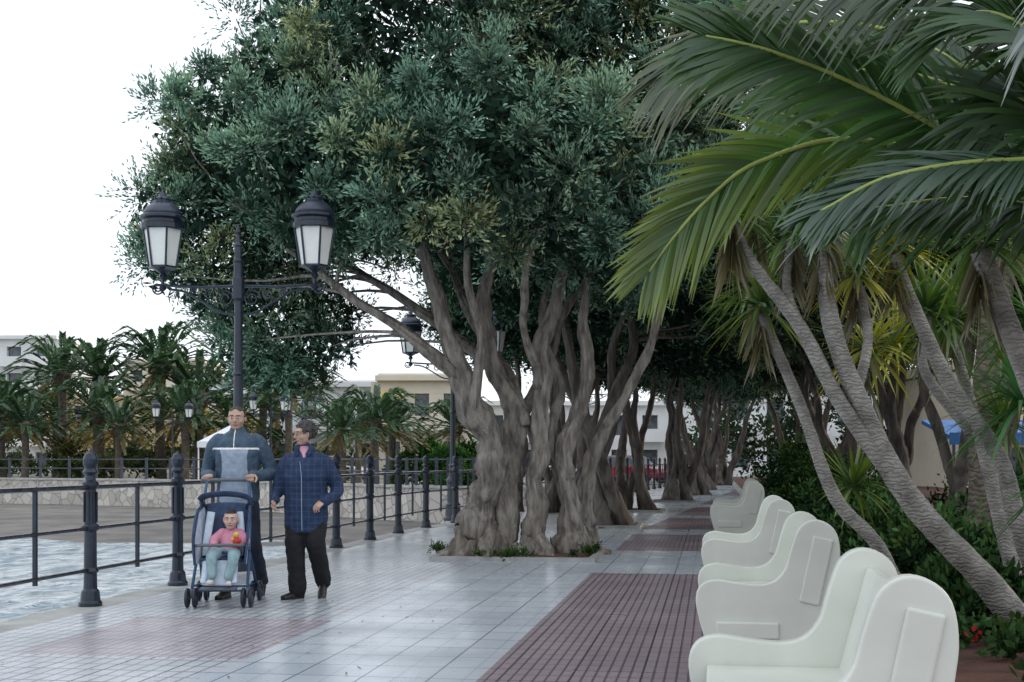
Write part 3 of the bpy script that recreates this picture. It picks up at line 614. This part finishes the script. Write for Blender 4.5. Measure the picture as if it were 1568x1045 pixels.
for i,(x,y,z,R,n,c1,c2,dry) in enumerate(((2.06,8.5,2.78,.42,90,(.20,.24,.20),(.32,.36,.31),50),(1.46,8.5,2.88,.40,90,yg1,yg2,110),(1.85,9.5,2.4,.42,90,yg1,yy1,40),(2.69,9,2.75,.45,90,yy1,yy2,60),(2.56,7,2.45,.42,90,yg1,yg2,50),
  (3.05,9.4,2.35,.5,90,yg1,yg2,20),(2.4,8.9,2.55,.4,80,yy1,yy2,50),(1.9,8.7,2.8,.4,80,yg1,yg2,90),(3.6,10.5,2.4,.6,90,yg1,yg2,20),(3.0,10.8,2.2,.55,80,yy1,yy2,20),(4.0,10,1.8,.6,90,yg1,yy1,10),
  (3.55,8.9,1.65,.6,90,(.05,.13,.05),(.08,.19,.06),0),(3.5,8.0,1.15,.58,90,(.05,.13,.05),(.08,.19,.06),0),(3.9,9.5,2.3,.6,90,(.06,.15,.04),(.1,.2,.05),0),(4.6,12,1.6,.7,90,yg1,yg2,0),(3.2,12,1.0,.5,80,yg1,yy1,0),(3.9,13,2.4,.7,90,yy1,yy2,0),(2.0,10.5,2.7,.5,90,yg1,yg2,30),(3.2,8.3,2.8,.5,90,yg1,yg2,20),(1.7,9.0,3.1,.45,90,yg1,yg2,60),(2.3,9.2,3.1,.45,90,yg1,yy1,40))):
    rosette(L,Vector((x,y,z))-YC,R,n,(0,0,.5),c1,c2,.034,dry,i)
L.obj('leaves',M['palm'],yu)
b=MB()
for k in range(3):
    c=W(1.25,5.3+k*.35); b.tube([(c.x+.12*math.cos(t),c.y+.05*math.cos(t),.05+.17*math.sin(t)) for t in [math.pi*i/12 for i in range(13)]],.008,6)
b.obj('bed_edging_hoops',[mat('green_wire',(.02,.15,.09),.4)],smooth=True)
# ---------------------------------------------------------------- buildings
def building(name,x0,x1,y,h,floors,bays,wall,depth=10,rz=0,aw=None):
    w=x1-x0; b=MB(); fh=h/floors; e=empty(name,((x0+x1)/2,y,-.03),rz)
    b.box((0,depth/2+.5,h/2),(w-.2,depth,h-.1),1)
    bw=w/bays
    for i in range(bays+1): b.box((-w/2+i*bw,.25,h/2),(bw*.5,.5,h),0)
    for f in range(floors+1):
        b.box((0,.22,f*fh+(.0 if f==0 else -.1)),(w+.003,.47,fh*.42),0)
    for s in(-1,1): b.box((s*(w/2-.1),depth/2+.4,h/2),(.3,depth+.1,h+.02),0)
    b.box((0,depth/2,h+.25),(w+.3,depth+1.2,.35),0)
    for f in range(1,floors):
        for i in range(bays):
            if (i+f)%2==0 or bays<5:
                cx=-w/2+(i+.5)*bw; b.box((cx,-.6,f*fh),(bw*.85,1.2,.15),0); b.box((cx,-1.15,f*fh+.5),(bw*.85,.08,.85),0)
                if aw is not None and i==0: b.box((cx,-.6,f*fh+fh*.72),(bw*.8,1.2,.06),2,Matrix.Rotation(.5,3,'X'))
    b.obj('walls_and_windows',[wall,M['win'],aw or wall],e); return e
building('apartment_building',-57,-45.5,128,13.2,5,4,M['white'])
building('apartment_building',-45,-36,150,12.5,4,4,M['cream'])
building('ochre_house',-41,-28,118,6.8,3,5,M['ochre'])
building('apartment_building',-26.5,-20,108,7.8,3,3,M['white'])
building('apartment_building',-17.5,-9.5,92,6.4,2,4,M['white'])
building('apartment_building',-9.2,-3.2,88,6.6,2,3,M['cream'],aw=M['yel'])
building('white_house',-2.5,12,100,5.4,2,6,M['white'])
building('white_house',13,34,95,6.5,2,8,M['white'])
building('cafe_building',16.8,26,46,4.6,2,4,M['cream'])
b=MB(); b.box((15.3,38,2.15),(5.5,2.5,.12),0,Matrix.Rotation(.2,3,'X')); b.box((15.3,36.7,1.85),(5.5,.06,.35),0)
for x in(12.7,15.3,17.9): b.box((x,36.8,.9),(.07,.07,1.9),1)
b.obj('blue_awning',[M['blue'],M['iron2']])
def tent(x,y,w,h):
    b=MB(); b.add([(x-w/2,y-w/2,h*.7),(x+w/2,y-w/2,h*.7),(x+w/2,y+w/2,h*.7),(x-w/2,y+w/2,h*.7),(x,y,h)],[(0,1,4),(1,2,4),(2,3,4),(3,0,4)])
    b.box((x,y-w/2,h*.66),(w,.03,h*.1))
    for i in(-1,1):
        for j in(-1,1): b.box((x+i*w*.48,y+j*w*.48,h*.35),(.06,.06,h*.7))
    b.obj('market_tent',[M['canvas']])
tent(-14.0,64,2.8,3.0); tent(-16,76,3,3)
for i,(x,y,rx,rz,l) in enumerate(((-4.2,60,1.5,2.4,(.08,.24,.05)),(-1.9,62,1.3,2.2,(.08,.24,.05)),(-2.8,58,1.4,1.9,(.07,.2,.05)))):
    bush('hedge',x,y,-.02,rx,rx,rz,l,(.03,.08,.025),n=50,pr=(.25,.4),ll=.14,lw=.08,seed=70+i)
pf=[]; r=np.random.default_rng(5)
for _ in range(300):
    x=r.uniform(-62,-7); y=70+r.uniform(0,26)+max(0,-x-20)*.15; pf.append((x,y,r.uniform(.3,1.6 if r.random()<.75 else 3),r.uniform(.4,.8)))
foliage('distant_shrubbery',pf,30,5,.28,.14,(.10,.15,.065),(.03,.045,.025),M['dleaf'],seed=12)
pf=[]
for _ in range(45):
    x=r.uniform(-38,-20); pf.append((x,r.uniform(96,104),r.uniform(2.0,5.5),r.uniform(.7,1.2)))
foliage('distant_yellow_trees',pf,30,5,.32,.16,(.36,.30,.10),(.12,.11,.04),M['dleaf'],seed=13)
pf=[]
for _ in range(240):
    x=r.uniform(9,50); pf.append((x,r.uniform(66,80),r.uniform(.5,8),r.uniform(.8,1.4)))
foliage('distant_trees',pf,36,5,.35,.18,(.06,.10,.055),(.02,.035,.02),M['dleaf'],seed=14)
def car(x,y,rz,col):
    e=empty('parked_car',(x,y,0),rz); b=MB()
    b.prismx([(-2.0,.3),(-2.05,.6),(-1.9,.78),(-1.0,.9),(1.7,.92),(2.0,.85),(2.05,.4),(1.95,.28)],-.85,.85,0); o=b.obj('body',[col],e,bevel=.06)
    b=MB(); b.prismx([(-1.0,.9),(-.35,1.4),(1.0,1.43),(1.7,.93)],-.74,.74,0); b.obj('cabin',[M['win']],e,bevel=.05)
    b=MB(); b.box((0,.35,1.43),(1.3,1.3,.05)); b.obj('roof',[col],e,bevel=.02)
    b=MB()
    for sx in(-1,1):
        for sy in(-1.25,1.3): b.tube([(sx*.70,sy,.32),(sx*.88,sy,.32)],.32,18,0)
    b.obj('wheels',[M['iron']],e)
car(6.2,66,.9,mat('red_paint',(.35,.02,.03),.25)); car(2.6,70,1.3,mat('silver_paint',(.5,.5,.52),.3)); car(-10.9,78,1.2,mat('white_paint',(.7,.7,.7),.3))
# ---------------------------------------------------------------- people
skin=mat('skin',(.50,.32,.24),.55,12,.1); skinb=mat('skin_child',(.60,.40,.33),.5,12,.08)
hair=mat('dark_hair',(.03,.024,.02),.6,30,.5,.4,60); hairg=mat('greying_hair',(.05,.047,.047),.7,40,.6,.5,60); lipm=mat('lips',(.33,.12,.10),.5); eyem=mat('eye_dark',(.03,.02,.02),.2); eyew=mat('eye_white',(.6,.58,.55),.3)
stub=mat('cropped_hair',(.05,.038,.03),.7,30,.4)
navy=mat('tracksuit_teal_navy',(.055,.095,.14),.8,20,.25,.2,40); pale=mat('pale_blue_cloth',(.32,.39,.49),.8,20,.1,.2,40); wht=mat('white_piping',(.78,.78,.78),.7)
blk=mat('black_trousers',(.010,.010,.013),.85,10,.3,.2,30); dnv=mat('navy_trousers',(.02,.028,.05),.8,10,.3,.2,30); shoe=mat('black_leather',(.015,.013,.013),.35)
def plaid():
    m,nt,b=nmat('checked_denim'); tc=N(nt,'ShaderNodeTexCoord'); sx=N(nt,'ShaderNodeSeparateXYZ'); nt.links.new(tc.outputs['Object'],sx.inputs[0])
    def line(o,s,w):
        a=N(nt,'ShaderNodeMath',operation='MULTIPLY');a.inputs[1].default_value=s;nt.links.new(o,a.inputs[0]);f=N(nt,'ShaderNodeMath',operation='FRACT');nt.links.new(a.outputs[0],f.inputs[0]);l=N(nt,'ShaderNodeMath',operation='LESS_THAN');l.inputs[1].default_value=w;nt.links.new(f.outputs[0],l.inputs[0]);return l.outputs[0]
    mxm=N(nt,'ShaderNodeMath',operation='MAXIMUM'); nt.links.new(line(sx.outputs[0],19,.14),mxm.inputs[0]); nt.links.new(line(sx.outputs[2],19,.14),mxm.inputs[1])
    mx=N(nt,'ShaderNodeMix',data_type='RGBA'); mx.inputs[6].default_value=(.016,.036,.09,1); mx.inputs[7].default_value=(.036,.064,.13,1); nt.links.new(mxm.outputs[0],mx.inputs[0]); nt.links.new(mx.outputs[2],b.inputs['Base Color']); b.inputs['Roughness'].default_value=.85
    nz=N(nt,'ShaderNodeTexNoise'); nz.inputs['Scale'].default_value=9; nt.links.new(tc.outputs['Object'],nz.inputs['Vector']); bp=N(nt,'ShaderNodeBump'); bp.inputs['Distance'].default_value=.03; nt.links.new(nz.outputs[0],bp.inputs['Height']); nt.links.new(bp.outputs[0],b.inputs['Normal'])
    return m
plaidm=plaid()
def head(parent,pos,yaw,pitch,sc,kind,sk):
    e=bpy.data.objects.new('head',None); link(e,parent); e.location=pos; e.rotation_euler=(pitch,0,yaw); e.scale=(sc,)*3; e.empty_display_size=.05
    b=MB(); b.ell((0,.012,.030),(.076,.092,.078),seg=20,rg=14); b.ell((0,-.02,-.02),(.067,.07,.086),seg=20,rg=14); b.ell((0,-.050,-.074),(.040,.034,.028))
    b.tube([(0,-.084,.022),(0,-.106,-.018)],[.009,.014],8,dome=True); b.ell((0,-.094,-.026),(.018,.012,.009))
    for s in(-1,1): b.ell((s*.077,.012,-.004),(.011,.022,.032)); b.ell((s*.040,-.060,-.024),(.026,.020,.022))
    b.tube([(-.045,-.072,.034),(0,-.083,.034),(.045,-.072,.034)],.011,8,dome=True)
    b.ell((0,-.086,-.052),(.024,.010,.010))
    def mf(c):
        if abs(c.x)<.022 and -.061<c.z<-.044 and c.y<-.083: return 2
        if kind=='man':
            if (c.z>.076+.010*math.cos(c.x*70) and c.y>-.085) or (c.y>-.02 and c.z>.01) or (c.y>.03 and c.z>-.06): return 1
        elif kind=='baby':
            if c.z>.07 or (c.y>.02 and c.z>-.05): return 1
        else:
            if c.z>.07 or (c.y>.0 and c.z>-.06): return 1
        return 0
    hm={'woman':hairg,'man':stub}.get(kind,hair)
    solid('face',b,[sk,hm,lipm],e,.0055,2,mf)
    b=MB()
    for s in(-1,1):
        b.ell((s*.029,-.0765,.010),(.0145,.010,.0085),1); b.ell((s*.029,-.0845,.010),(.0065,.005,.0065),0)
        b.tube([(s*.015,-.090,.033),(s*.045,-.080,.036)],[.0045,.003],6,0)
    b.obj('eyes_and_brows',[eyem if kind!='man' else hair,eyew],e,smooth=True)
    if kind=='woman':
        r=random.Random(3); b=MB(); b.ell((0,.02,.043),(.078,.094,.084),seg=18,rg=12)
        for _ in range(130):
            a=r.uniform(0,6.28); t=r.uniform(-.85,1); h=math.sqrt(1-t*t); x,y,z=h*math.cos(a)*.080,.022+h*math.sin(a)*.096,.035+t*.090
            if y<-.045 and z<.075: continue
            if y<-.0 and z<.02: continue
            b.ell((x,y,z),(.017,.017,.016),seg=8,rg=6)
        solid('hair',b,[hm],e,.006,1)
        b=MB()
        for s in(-1,1):
            b.tube([(s*.031+.019*math.cos(t),-.097,.009+.014*math.sin(t)) for t in [6.283*i/14 for i in range(15)]],.0018,5); b.tube([(s*.05,-.095,.012),(s*.076,-.01,.012)],.0018,5)
        b.tube([(-.012,-.098,.012),(.012,-.098,.012)],.0018,5); b.obj('glasses',[M['iron']],e)
    return e
def hand(parent,wrist,fd,pd,ts,curl,sk,sc=1.0):
    f=Vector(fd).normalized(); p=Vector(pd); p=(p-f*p.dot(f)).normalized(); th=f.cross(p)*ts; w=Vector(wrist); b=MB()
    b.tube([w-f*.05*sc,w,w+f*.03*sc,w+f*.085*sc],[(.024*sc,.019*sc),(.026*sc,.018*sc),(.036*sc,.017*sc),(.040*sc,.013*sc)],12,side=th,dome=True)
    for j in range(4):
        q=w+f*(.082-.006*abs(j-1))*sc+th*(.030-.020*j)*sc; tl=[.074,.082,.076,.060][j]*sc; ang=0; pts=[q-f*.02*sc,q]
        for k,fr in enumerate((.45,.31,.24)):
            ang+=curl[k]*(1+.06*j); q=q+(f*math.cos(ang)+p*math.sin(ang))*tl*fr; pts.append(q)
        b.tube(pts,[.0095*sc,.0092*sc,.0088*sc,.008*sc,.0068*sc],8,dome=True)
    q=w+f*.022*sc+th*.026*sc; d1=(f*.65+th*.65+p*.35).normalized(); q1=q+d1*.042*sc; d2=(f*.8+p*.5+th*.1).normalized(); q2=q1+d2*.03*sc; q3=q2+(f*.7+p*.7-th*.2).normalized()*.022*sc
    b.tube([q,q1,q2,q3],[.015*sc,.011*sc,.010*sc,.008*sc],8,dome=True)
    return solid('hand',b,[sk],parent,.0042*sc,1)
def shoeo(parent,pos,yaw,pitch,sc=1.0,m=None):
    b=MB(); b.tube([(0,.06,.035),(0,.02,.042),(0,-.04,.04),(0,-.10,.032),(0,-.17,.026)],[(.034,.034),(.037,.042),(.040,.038),(.046,.03),(.038,.022)],12,side=(1,0,0),dome=True)
    b.tube([(0,.03,.05),(0,.035,.10)],[.04,.04],10); b.box((0,-.055,.009),(.078,.24,.018))
    o=solid('shoe',b,[m or shoe],parent,.007,2); o.location=pos; o.rotation_euler=(pitch,0,yaw); o.scale=(sc,)*3; return o
def wrinkle(o,st=.012,sz=.13):
    t=bpy.data.textures.new('w','CLOUDS'); t.noise_scale=sz; d=o.modifiers.new('d','DISPLACE'); d.texture=t; d.strength=st; d.mid_level=.5; d.texture_coords='LOCAL'
# man
man=empty('walking_man',(-2.50,11.66,0),-.03)
b=MB(); b.tube([(0,.02,.84),(0,.02,.9),(0,.02,1.05),(0,0,1.2),(0,-.02,1.33),(0,-.02,1.42),(0,-.01,1.475),(0,-.0,1.52),(0,.0,1.555)],[(.18,.125),(.195,.14),(.195,.14),(.20,.14),(.205,.135),(.19,.12),(.13,.10),(.075,.075),(.066,.07)],20,side=(1,0,0))
for s in(-1,1):
    b.tube(catmull([(s*.165,-.01,1.425),(s*.215,.01,1.37),(s*.265,.05,1.25),(s*.29,.06,1.14),(s*.27,-.03,1.11),(s*.215,-.14,1.115),(s*.195,-.21,1.12)],18),[.075,.076,.075,.072,.069,.067,.066,.064,.063,.064,.06,.057,.054,.051,.048,.046,.044,.044],14,dome=True)
def mj(c):
    lim=.135+.02*math.sin(c.z*9)
    if abs(c.x)<.17 and c.y<.0 and c.z<1.345: return 1 if abs(c.x)<lim else 0
    if abs(c.x)<.175 and 1.345<=c.z<1.362 and c.y<0: return 2
    if abs(c.x)<.006 and c.y<0 and c.z>1.345: return 2
    if .175<abs(c.x)<.215 and 1.345<=c.z<1.362: return 2
    return 0
wrinkle(solid('jacket',b,[navy,pale,wht],man,.008,4,mj),.02,.09)
b=MB(); b.tube([(0,.02,.93),(0,.02,.84),(0,.02,.78)],[(.165,.115),(.17,.12),(.15,.11)],16,side=(1,0,0),dome=True)
b.tube(catmull([(-.09,.02,.84),(-.10,-.06,.66),(-.10,-.12,.5),(-.10,-.10,.3),(-.10,-.05,.09)],12),[.105,.1,.095,.088,.082,.078,.074,.07,.068,.066,.064,.062],12,dome=True)
b.tube(catmull([(.09,.02,.84),(.11,.04,.66),(.13,.04,.5),(.15,.16,.3),(.16,.28,.13)],12),[.105,.1,.095,.088,.082,.078,.074,.07,.068,.066,.064,.062],12,dome=True)
wrinkle(solid('trousers',b,[dnv],man,.010,4),.02,.08)
shoeo(man,(-.10,-.05,0),-.1,0); shoeo(man,(.16,.27,.035),.1,.5)
b=MB(); b.tube([(0,0,1.47),(0,-.015,1.58)],[.056,.054],14,dome=True); solid('neck',b,[skin],man,.008,2)
head(man,(0,-.03,1.632),.05,.12,1.0,'man',skin)
for s in(-1,1): hand(man,(s*.19,-.235,1.115),(-s*.05,-1,-.12),(0,-.1,-1),s,(1.1,1.25,.9),skin)
# woman
wo=empty('walking_woman',(-1.87,11.6,0),-.05)
b=MB(); b.tube([(0,.02,.60),(0,.02,.72),(0,.02,.85),(0,.01,1.0),(0,-.01,1.12),(0,-.01,1.22),(0,.0,1.30),(0,.01,1.355),(0,.01,1.39)],[(.19,.145),(.20,.16),(.20,.165),(.195,.165),(.20,.165),(.19,.145),(.14,.11),(.08,.08),(.065,.07)],20,side=(1,0,0))
b.tube(catmull([(-.15,.0,1.25),(-.205,.02,1.17),(-.245,.03,1.04),(-.26,.02,.97),(-.265,-.06,.93),(-.25,-.15,.89)],16),[.07,.073,.072,.07,.068,.066,.064,.064,.062,.06,.056,.053,.05,.048,.048,.048],14,dome=True)
b.tube(catmull([(.15,.0,1.25),(.205,.03,1.17),(.26,.06,1.05),(.275,.06,.98),(.25,-.02,.92),(.19,-.10,.885)],16),[.07,.073,.072,.07,.068,.066,.064,.064,.062,.06,.056,.053,.05,.048,.048,.048],14,dome=True)
wrinkle(solid('checked_jacket',b,[plaidm],wo,.008,4),.022,.09)
b=MB(); b.tube([(-.02,-.152,1.24),(0,-.180,1.1),(0,-.177,.9),(0,-.160,.62)],[.003]*4,6); b.obj('zip',[pale],wo)
b=MB()
for s in(-1,1): b.tube([(s*.02,-.07,1.40),(s*.07,-.06,1.37),(s*.055,-.135,1.29)],[(.018,.006),(.028,.008),(.012,.006)],8,side=(1,0,.4))
b.obj('collar',[plaidm],wo,smooth=True)
b=MB(); b.tube([(0,-.055,1.37),(0,-.115,1.27),(0,-.14,1.2)],[(.045,.02),(.03,.02),(.008,.01)],10,side=(1,0,0)); b.obj('pink_blouse',[mat('pink_blouse',(.5,.25,.32),.8)],wo,smooth=True)
b=MB(); b.tube([(0,.02,.72),(0,.02,.62)],[(.17,.12),(.165,.12)],16,side=(1,0,0),dome=True)
b.tube(catmull([(-.09,.01,.66),(-.085,-.05,.5),(-.075,-.05,.3),(-.07,-.02,.08)],12),[.105,.1,.096,.092,.088,.086,.084,.082,.08,.08,.08,.08],12,dome=True)
b.tube(catmull([(.09,.01,.66),(.10,-.04,.5),(.115,.06,.32),(.125,.17,.14)],12),[.105,.1,.096,.092,.088,.086,.084,.082,.08,.078,.076,.076],12,dome=True)
wrinkle(solid('trousers',b,[blk],wo,.010,4),.02,.08)
shoeo(wo,(-.075,-.02,0),-.6,0,.95); shoeo(wo,(.13,.15,.06),.1,.55,.95)
b=MB(); b.tube([(0,.01,1.33),(0,-.01,1.45)],[.05,.05],14,dome=True); solid('neck',b,[skin],wo,.008,2)
head(wo,(-.005,-.02,1.485),-.85,.1,.97,'woman',skin)
hand(wo,(-.248,-.165,.885),(.05,-.6,-.8),(.9,-.3,.2),1,(.5,.55,.4),skin,.92)
hand(wo,(.185,-.11,.882),(-.6,-.5,-.5),(-.3,.2,-.9),-1,(.5,.6,.4),skin,.92)
# stroller
st=empty('baby_stroller',(-2.50,11.13,0),.06); fr=mat('stroller_frame_blue',(.03,.09,.19),.35); fab=mat('navy_fabric',(.035,.06,.12),.85,20,.3); lt=mat('pale_fabric',(.55,.64,.74),.85,15,.12); gry=mat('grey_plastic',(.11,.12,.14),.5); sil=mat('silver_tube',(.4,.42,.45),.3,metal=.8)
b=MB()
for s in(-1,1):
    b.tube([(s*.235,-.26,.13),(s*.22,-.05,.45),(s*.205,.12,.86),(s*.185,.17,1.04),(s*.18,.205,1.06)],.013,8,0)
    b.tube([(s*.235,.27,.12),(s*.225,.12,.32),(s*.215,-.04,.47)],.012,8,0)
    b.tube([(s*.225,-.24,.18),(s*.225,.24,.16)],.009,6,0)
    b.tube([(s*.22,-.05,.47),(s*.215,-.2,.52)],.011,8,0)
    b.tube(catmull([(s*.18,.205,1.06),(s*.16,.225,1.075),(s*.08,.225,1.078)],8),.014,8,2)
b.tube([(-.235,-.24,.14),(.235,-.24,.14)],.009,6,0); b.tube([(-.235,.26,.13),(.235,.26,.13)],.009,6,0)
b.tube([(-.24,.225,1.075),(.24,.225,1.075)],.014,8,2)
b.tube(catmull([(-.215,-.2,.52),(-.12,-.27,.53),(.12,-.27,.53),(.215,-.2,.52)],12),.014,8,2)
b.obj('frame',[fr,sil,gry],st,smooth=True)
b=MB()
for sx in(-.235,.235):
    for y,r_ in((-.27,.085),(.28,.09)):
        for o_ in(-.032,.032):
            x=sx+o_; pts=[(x,y+r_*.82*math.cos(t),r_+r_*.82*math.sin(t)) for t in [6.2832*i/20 for i in range(21)]]
            b.tube(pts,r_*.19,8,0); b.tube([(x-.009,y,r_),(x+.009,y,r_)],r_*.3,10,1)
            for k in range(5):
                t=k*1.2566; b.tube([(x,y,r_),(x,y+r_*.75*math.cos(t),r_+r_*.75*math.sin(t))],.006,5,1)
        b.tube([(sx-.045,y,r_),(sx+.045,y,r_)],.008,6,1); b.tube([(sx,y,r_),(sx,y*.97,r_+.08)],.013,6,1)
b.obj('wheels',[M['iron'],gry],st,smooth=True)
def slab(b,a,c,w,t,m):
    a,c=Vector(a),Vector(c); b.tube([a,(a+c)/2,c],[(w/2,t),(w/2*1.02,t*1.2),(w/2,t)],14,m,side=(1,0,0),dome=True)
b=MB(); slab(b,(0,.02,.40),(0,.14,.86),.38,.022,0); slab(b,(0,.02,.38),(0,-.2,.40),.37,.025,0); slab(b,(0,-.21,.39),(0,-.30,.20),.30,.015,1); b.box((0,-.32,.165),(.30,.12,.02),2)
for s in(-1,1):
    b.add([(s*.205,.13,.86),(s*.235,-.06,.80),(s*.24,-.22,.58),(s*.22,-.24,.36),(s*.195,.03,.36)],[(0,1,2,3,4)],1)
    b.add([(s*.185,.125,.86),(s*.21,-.06,.79),(s*.215,-.22,.57),(s*.20,-.24,.365),(s*.18,.03,.37)],[(0,1,2,3,4)],1)
    b.tube(catmull([(s*.195,.13,.87),(s*.225,-.06,.80),(s*.23,-.22,.58),(s*.21,-.245,.36)],14),.011,6,0)
    b.tube([(s*.12,.04,.80),(s*.15,-.02,.55),(s*.14,-.10,.43)],[(.035,.012)]*3,8,1,side=(1,0,0))
b.tube(catmull([(-.20,.13,.84),(-.19,.02,.93),(0,-.0,.96),(.19,.02,.93),(.20,.13,.84)],16),[(.04,.014)]*16,10,0,side=(0,.8,-.6))
slab(b,(-.10,-.225,.36),(-.13,-.315,.22),.05,.012,1); slab(b,(.10,-.225,.36),(.13,-.315,.22),.05,.012,1)
b.obj('seat_fabric',[fab,lt,gry],st,smooth=True)
ba=empty('seated_toddler',(-2.44,11.10,0),.06,1.0); pinkc=mat('pink_jacket',(.66,.28,.38),.85,30,.1,.3,50); grc=mat('grey_blue_trousers',(.25,.37,.40),.85,20,.15)
b=MB(); b.tube([(0,.02,.43),(0,.03,.50),(0,.05,.58),(0,.055,.635),(0,.05,.665)],[(.095,.085),(.10,.085),(.10,.075),(.075,.06),(.04,.04)],16,side=(1,0,0),dome=True)
b.tube([(-.075,.04,.62),(-.14,-.0,.56),(-.135,-.09,.51)],[.042,.044,.036],12,dome=True); b.tube([(.075,.04,.62),(.13,-.02,.55),(.075,-.11,.53)],[.042,.044,.036],12,dome=True)
solid('pink_jacket',b,[pinkc],ba,.006,3)
b=MB(); b.tube([(0,.03,.44),(0,-.02,.44)],[(.095,.07),(.09,.06)],14,side=(1,0,0),dome=True)
b.tube(catmull([(-.05,-.02,.44),(-.11,-.2,.45),(-.12,-.26,.40),(-.11,-.30,.28)],10),[.058,.057,.056,.055,.053,.05,.047,.044,.042,.04],12,dome=True)
b.tube(catmull([(.05,-.02,.44),(.06,-.2,.45),(.06,-.26,.40),(.03,-.30,.27)],10),[.058,.057,.056,.055,.053,.05,.047,.044,.042,.04],12,dome=True)
solid('trousers',b,[grc],ba,.006,3)
shb=mat('white_shoe',(.6,.55,.55),.6)
shoeo(ba,(-.11,-.30,.20),-.15,-.15,.58,shb); shoeo(ba,(.03,-.30,.19),.15,-.15,.58,shb)
head(ba,(0,.02,.735),.0,.08,.80,'baby',skinb)
hand(ba,(-.135,-.10,.505),(.15,-.9,-.4),(.2,.2,-1),-1,(.5,.6,.4),skinb,.5); hand(ba,(.07,-.118,.53),(-.7,-.6,.1),(-.2,.5,-.3),1,(.7,.7,.5),skinb,.5)
b=MB(); b.ell((.075,-.17,.56),(.033,.028,.04),0); b.ell((.075,-.175,.615),(.026,.024,.026),1); b.ell((.055,-.17,.515),(.016,.018,.024),0); b.ell((.095,-.17,.515),(.016,.018,.024),0); b.ell((.105,-.175,.565),(.015,.015,.02),0); b.ell((.045,-.175,.575),(.015,.015,.02),1)
b.obj('toy_doll',[mat('toy_red',(.55,.04,.03),.5),mat('toy_yellow',(.7,.5,.08),.5)],ba,smooth=True)
b=MB(); b.tube([(-.10,-.155,.47),(.0,-.175,.46),(.12,-.15,.47)],[(.012,.012)]*3,8); b.obj('lap_strap',[fab],ba,smooth=True)
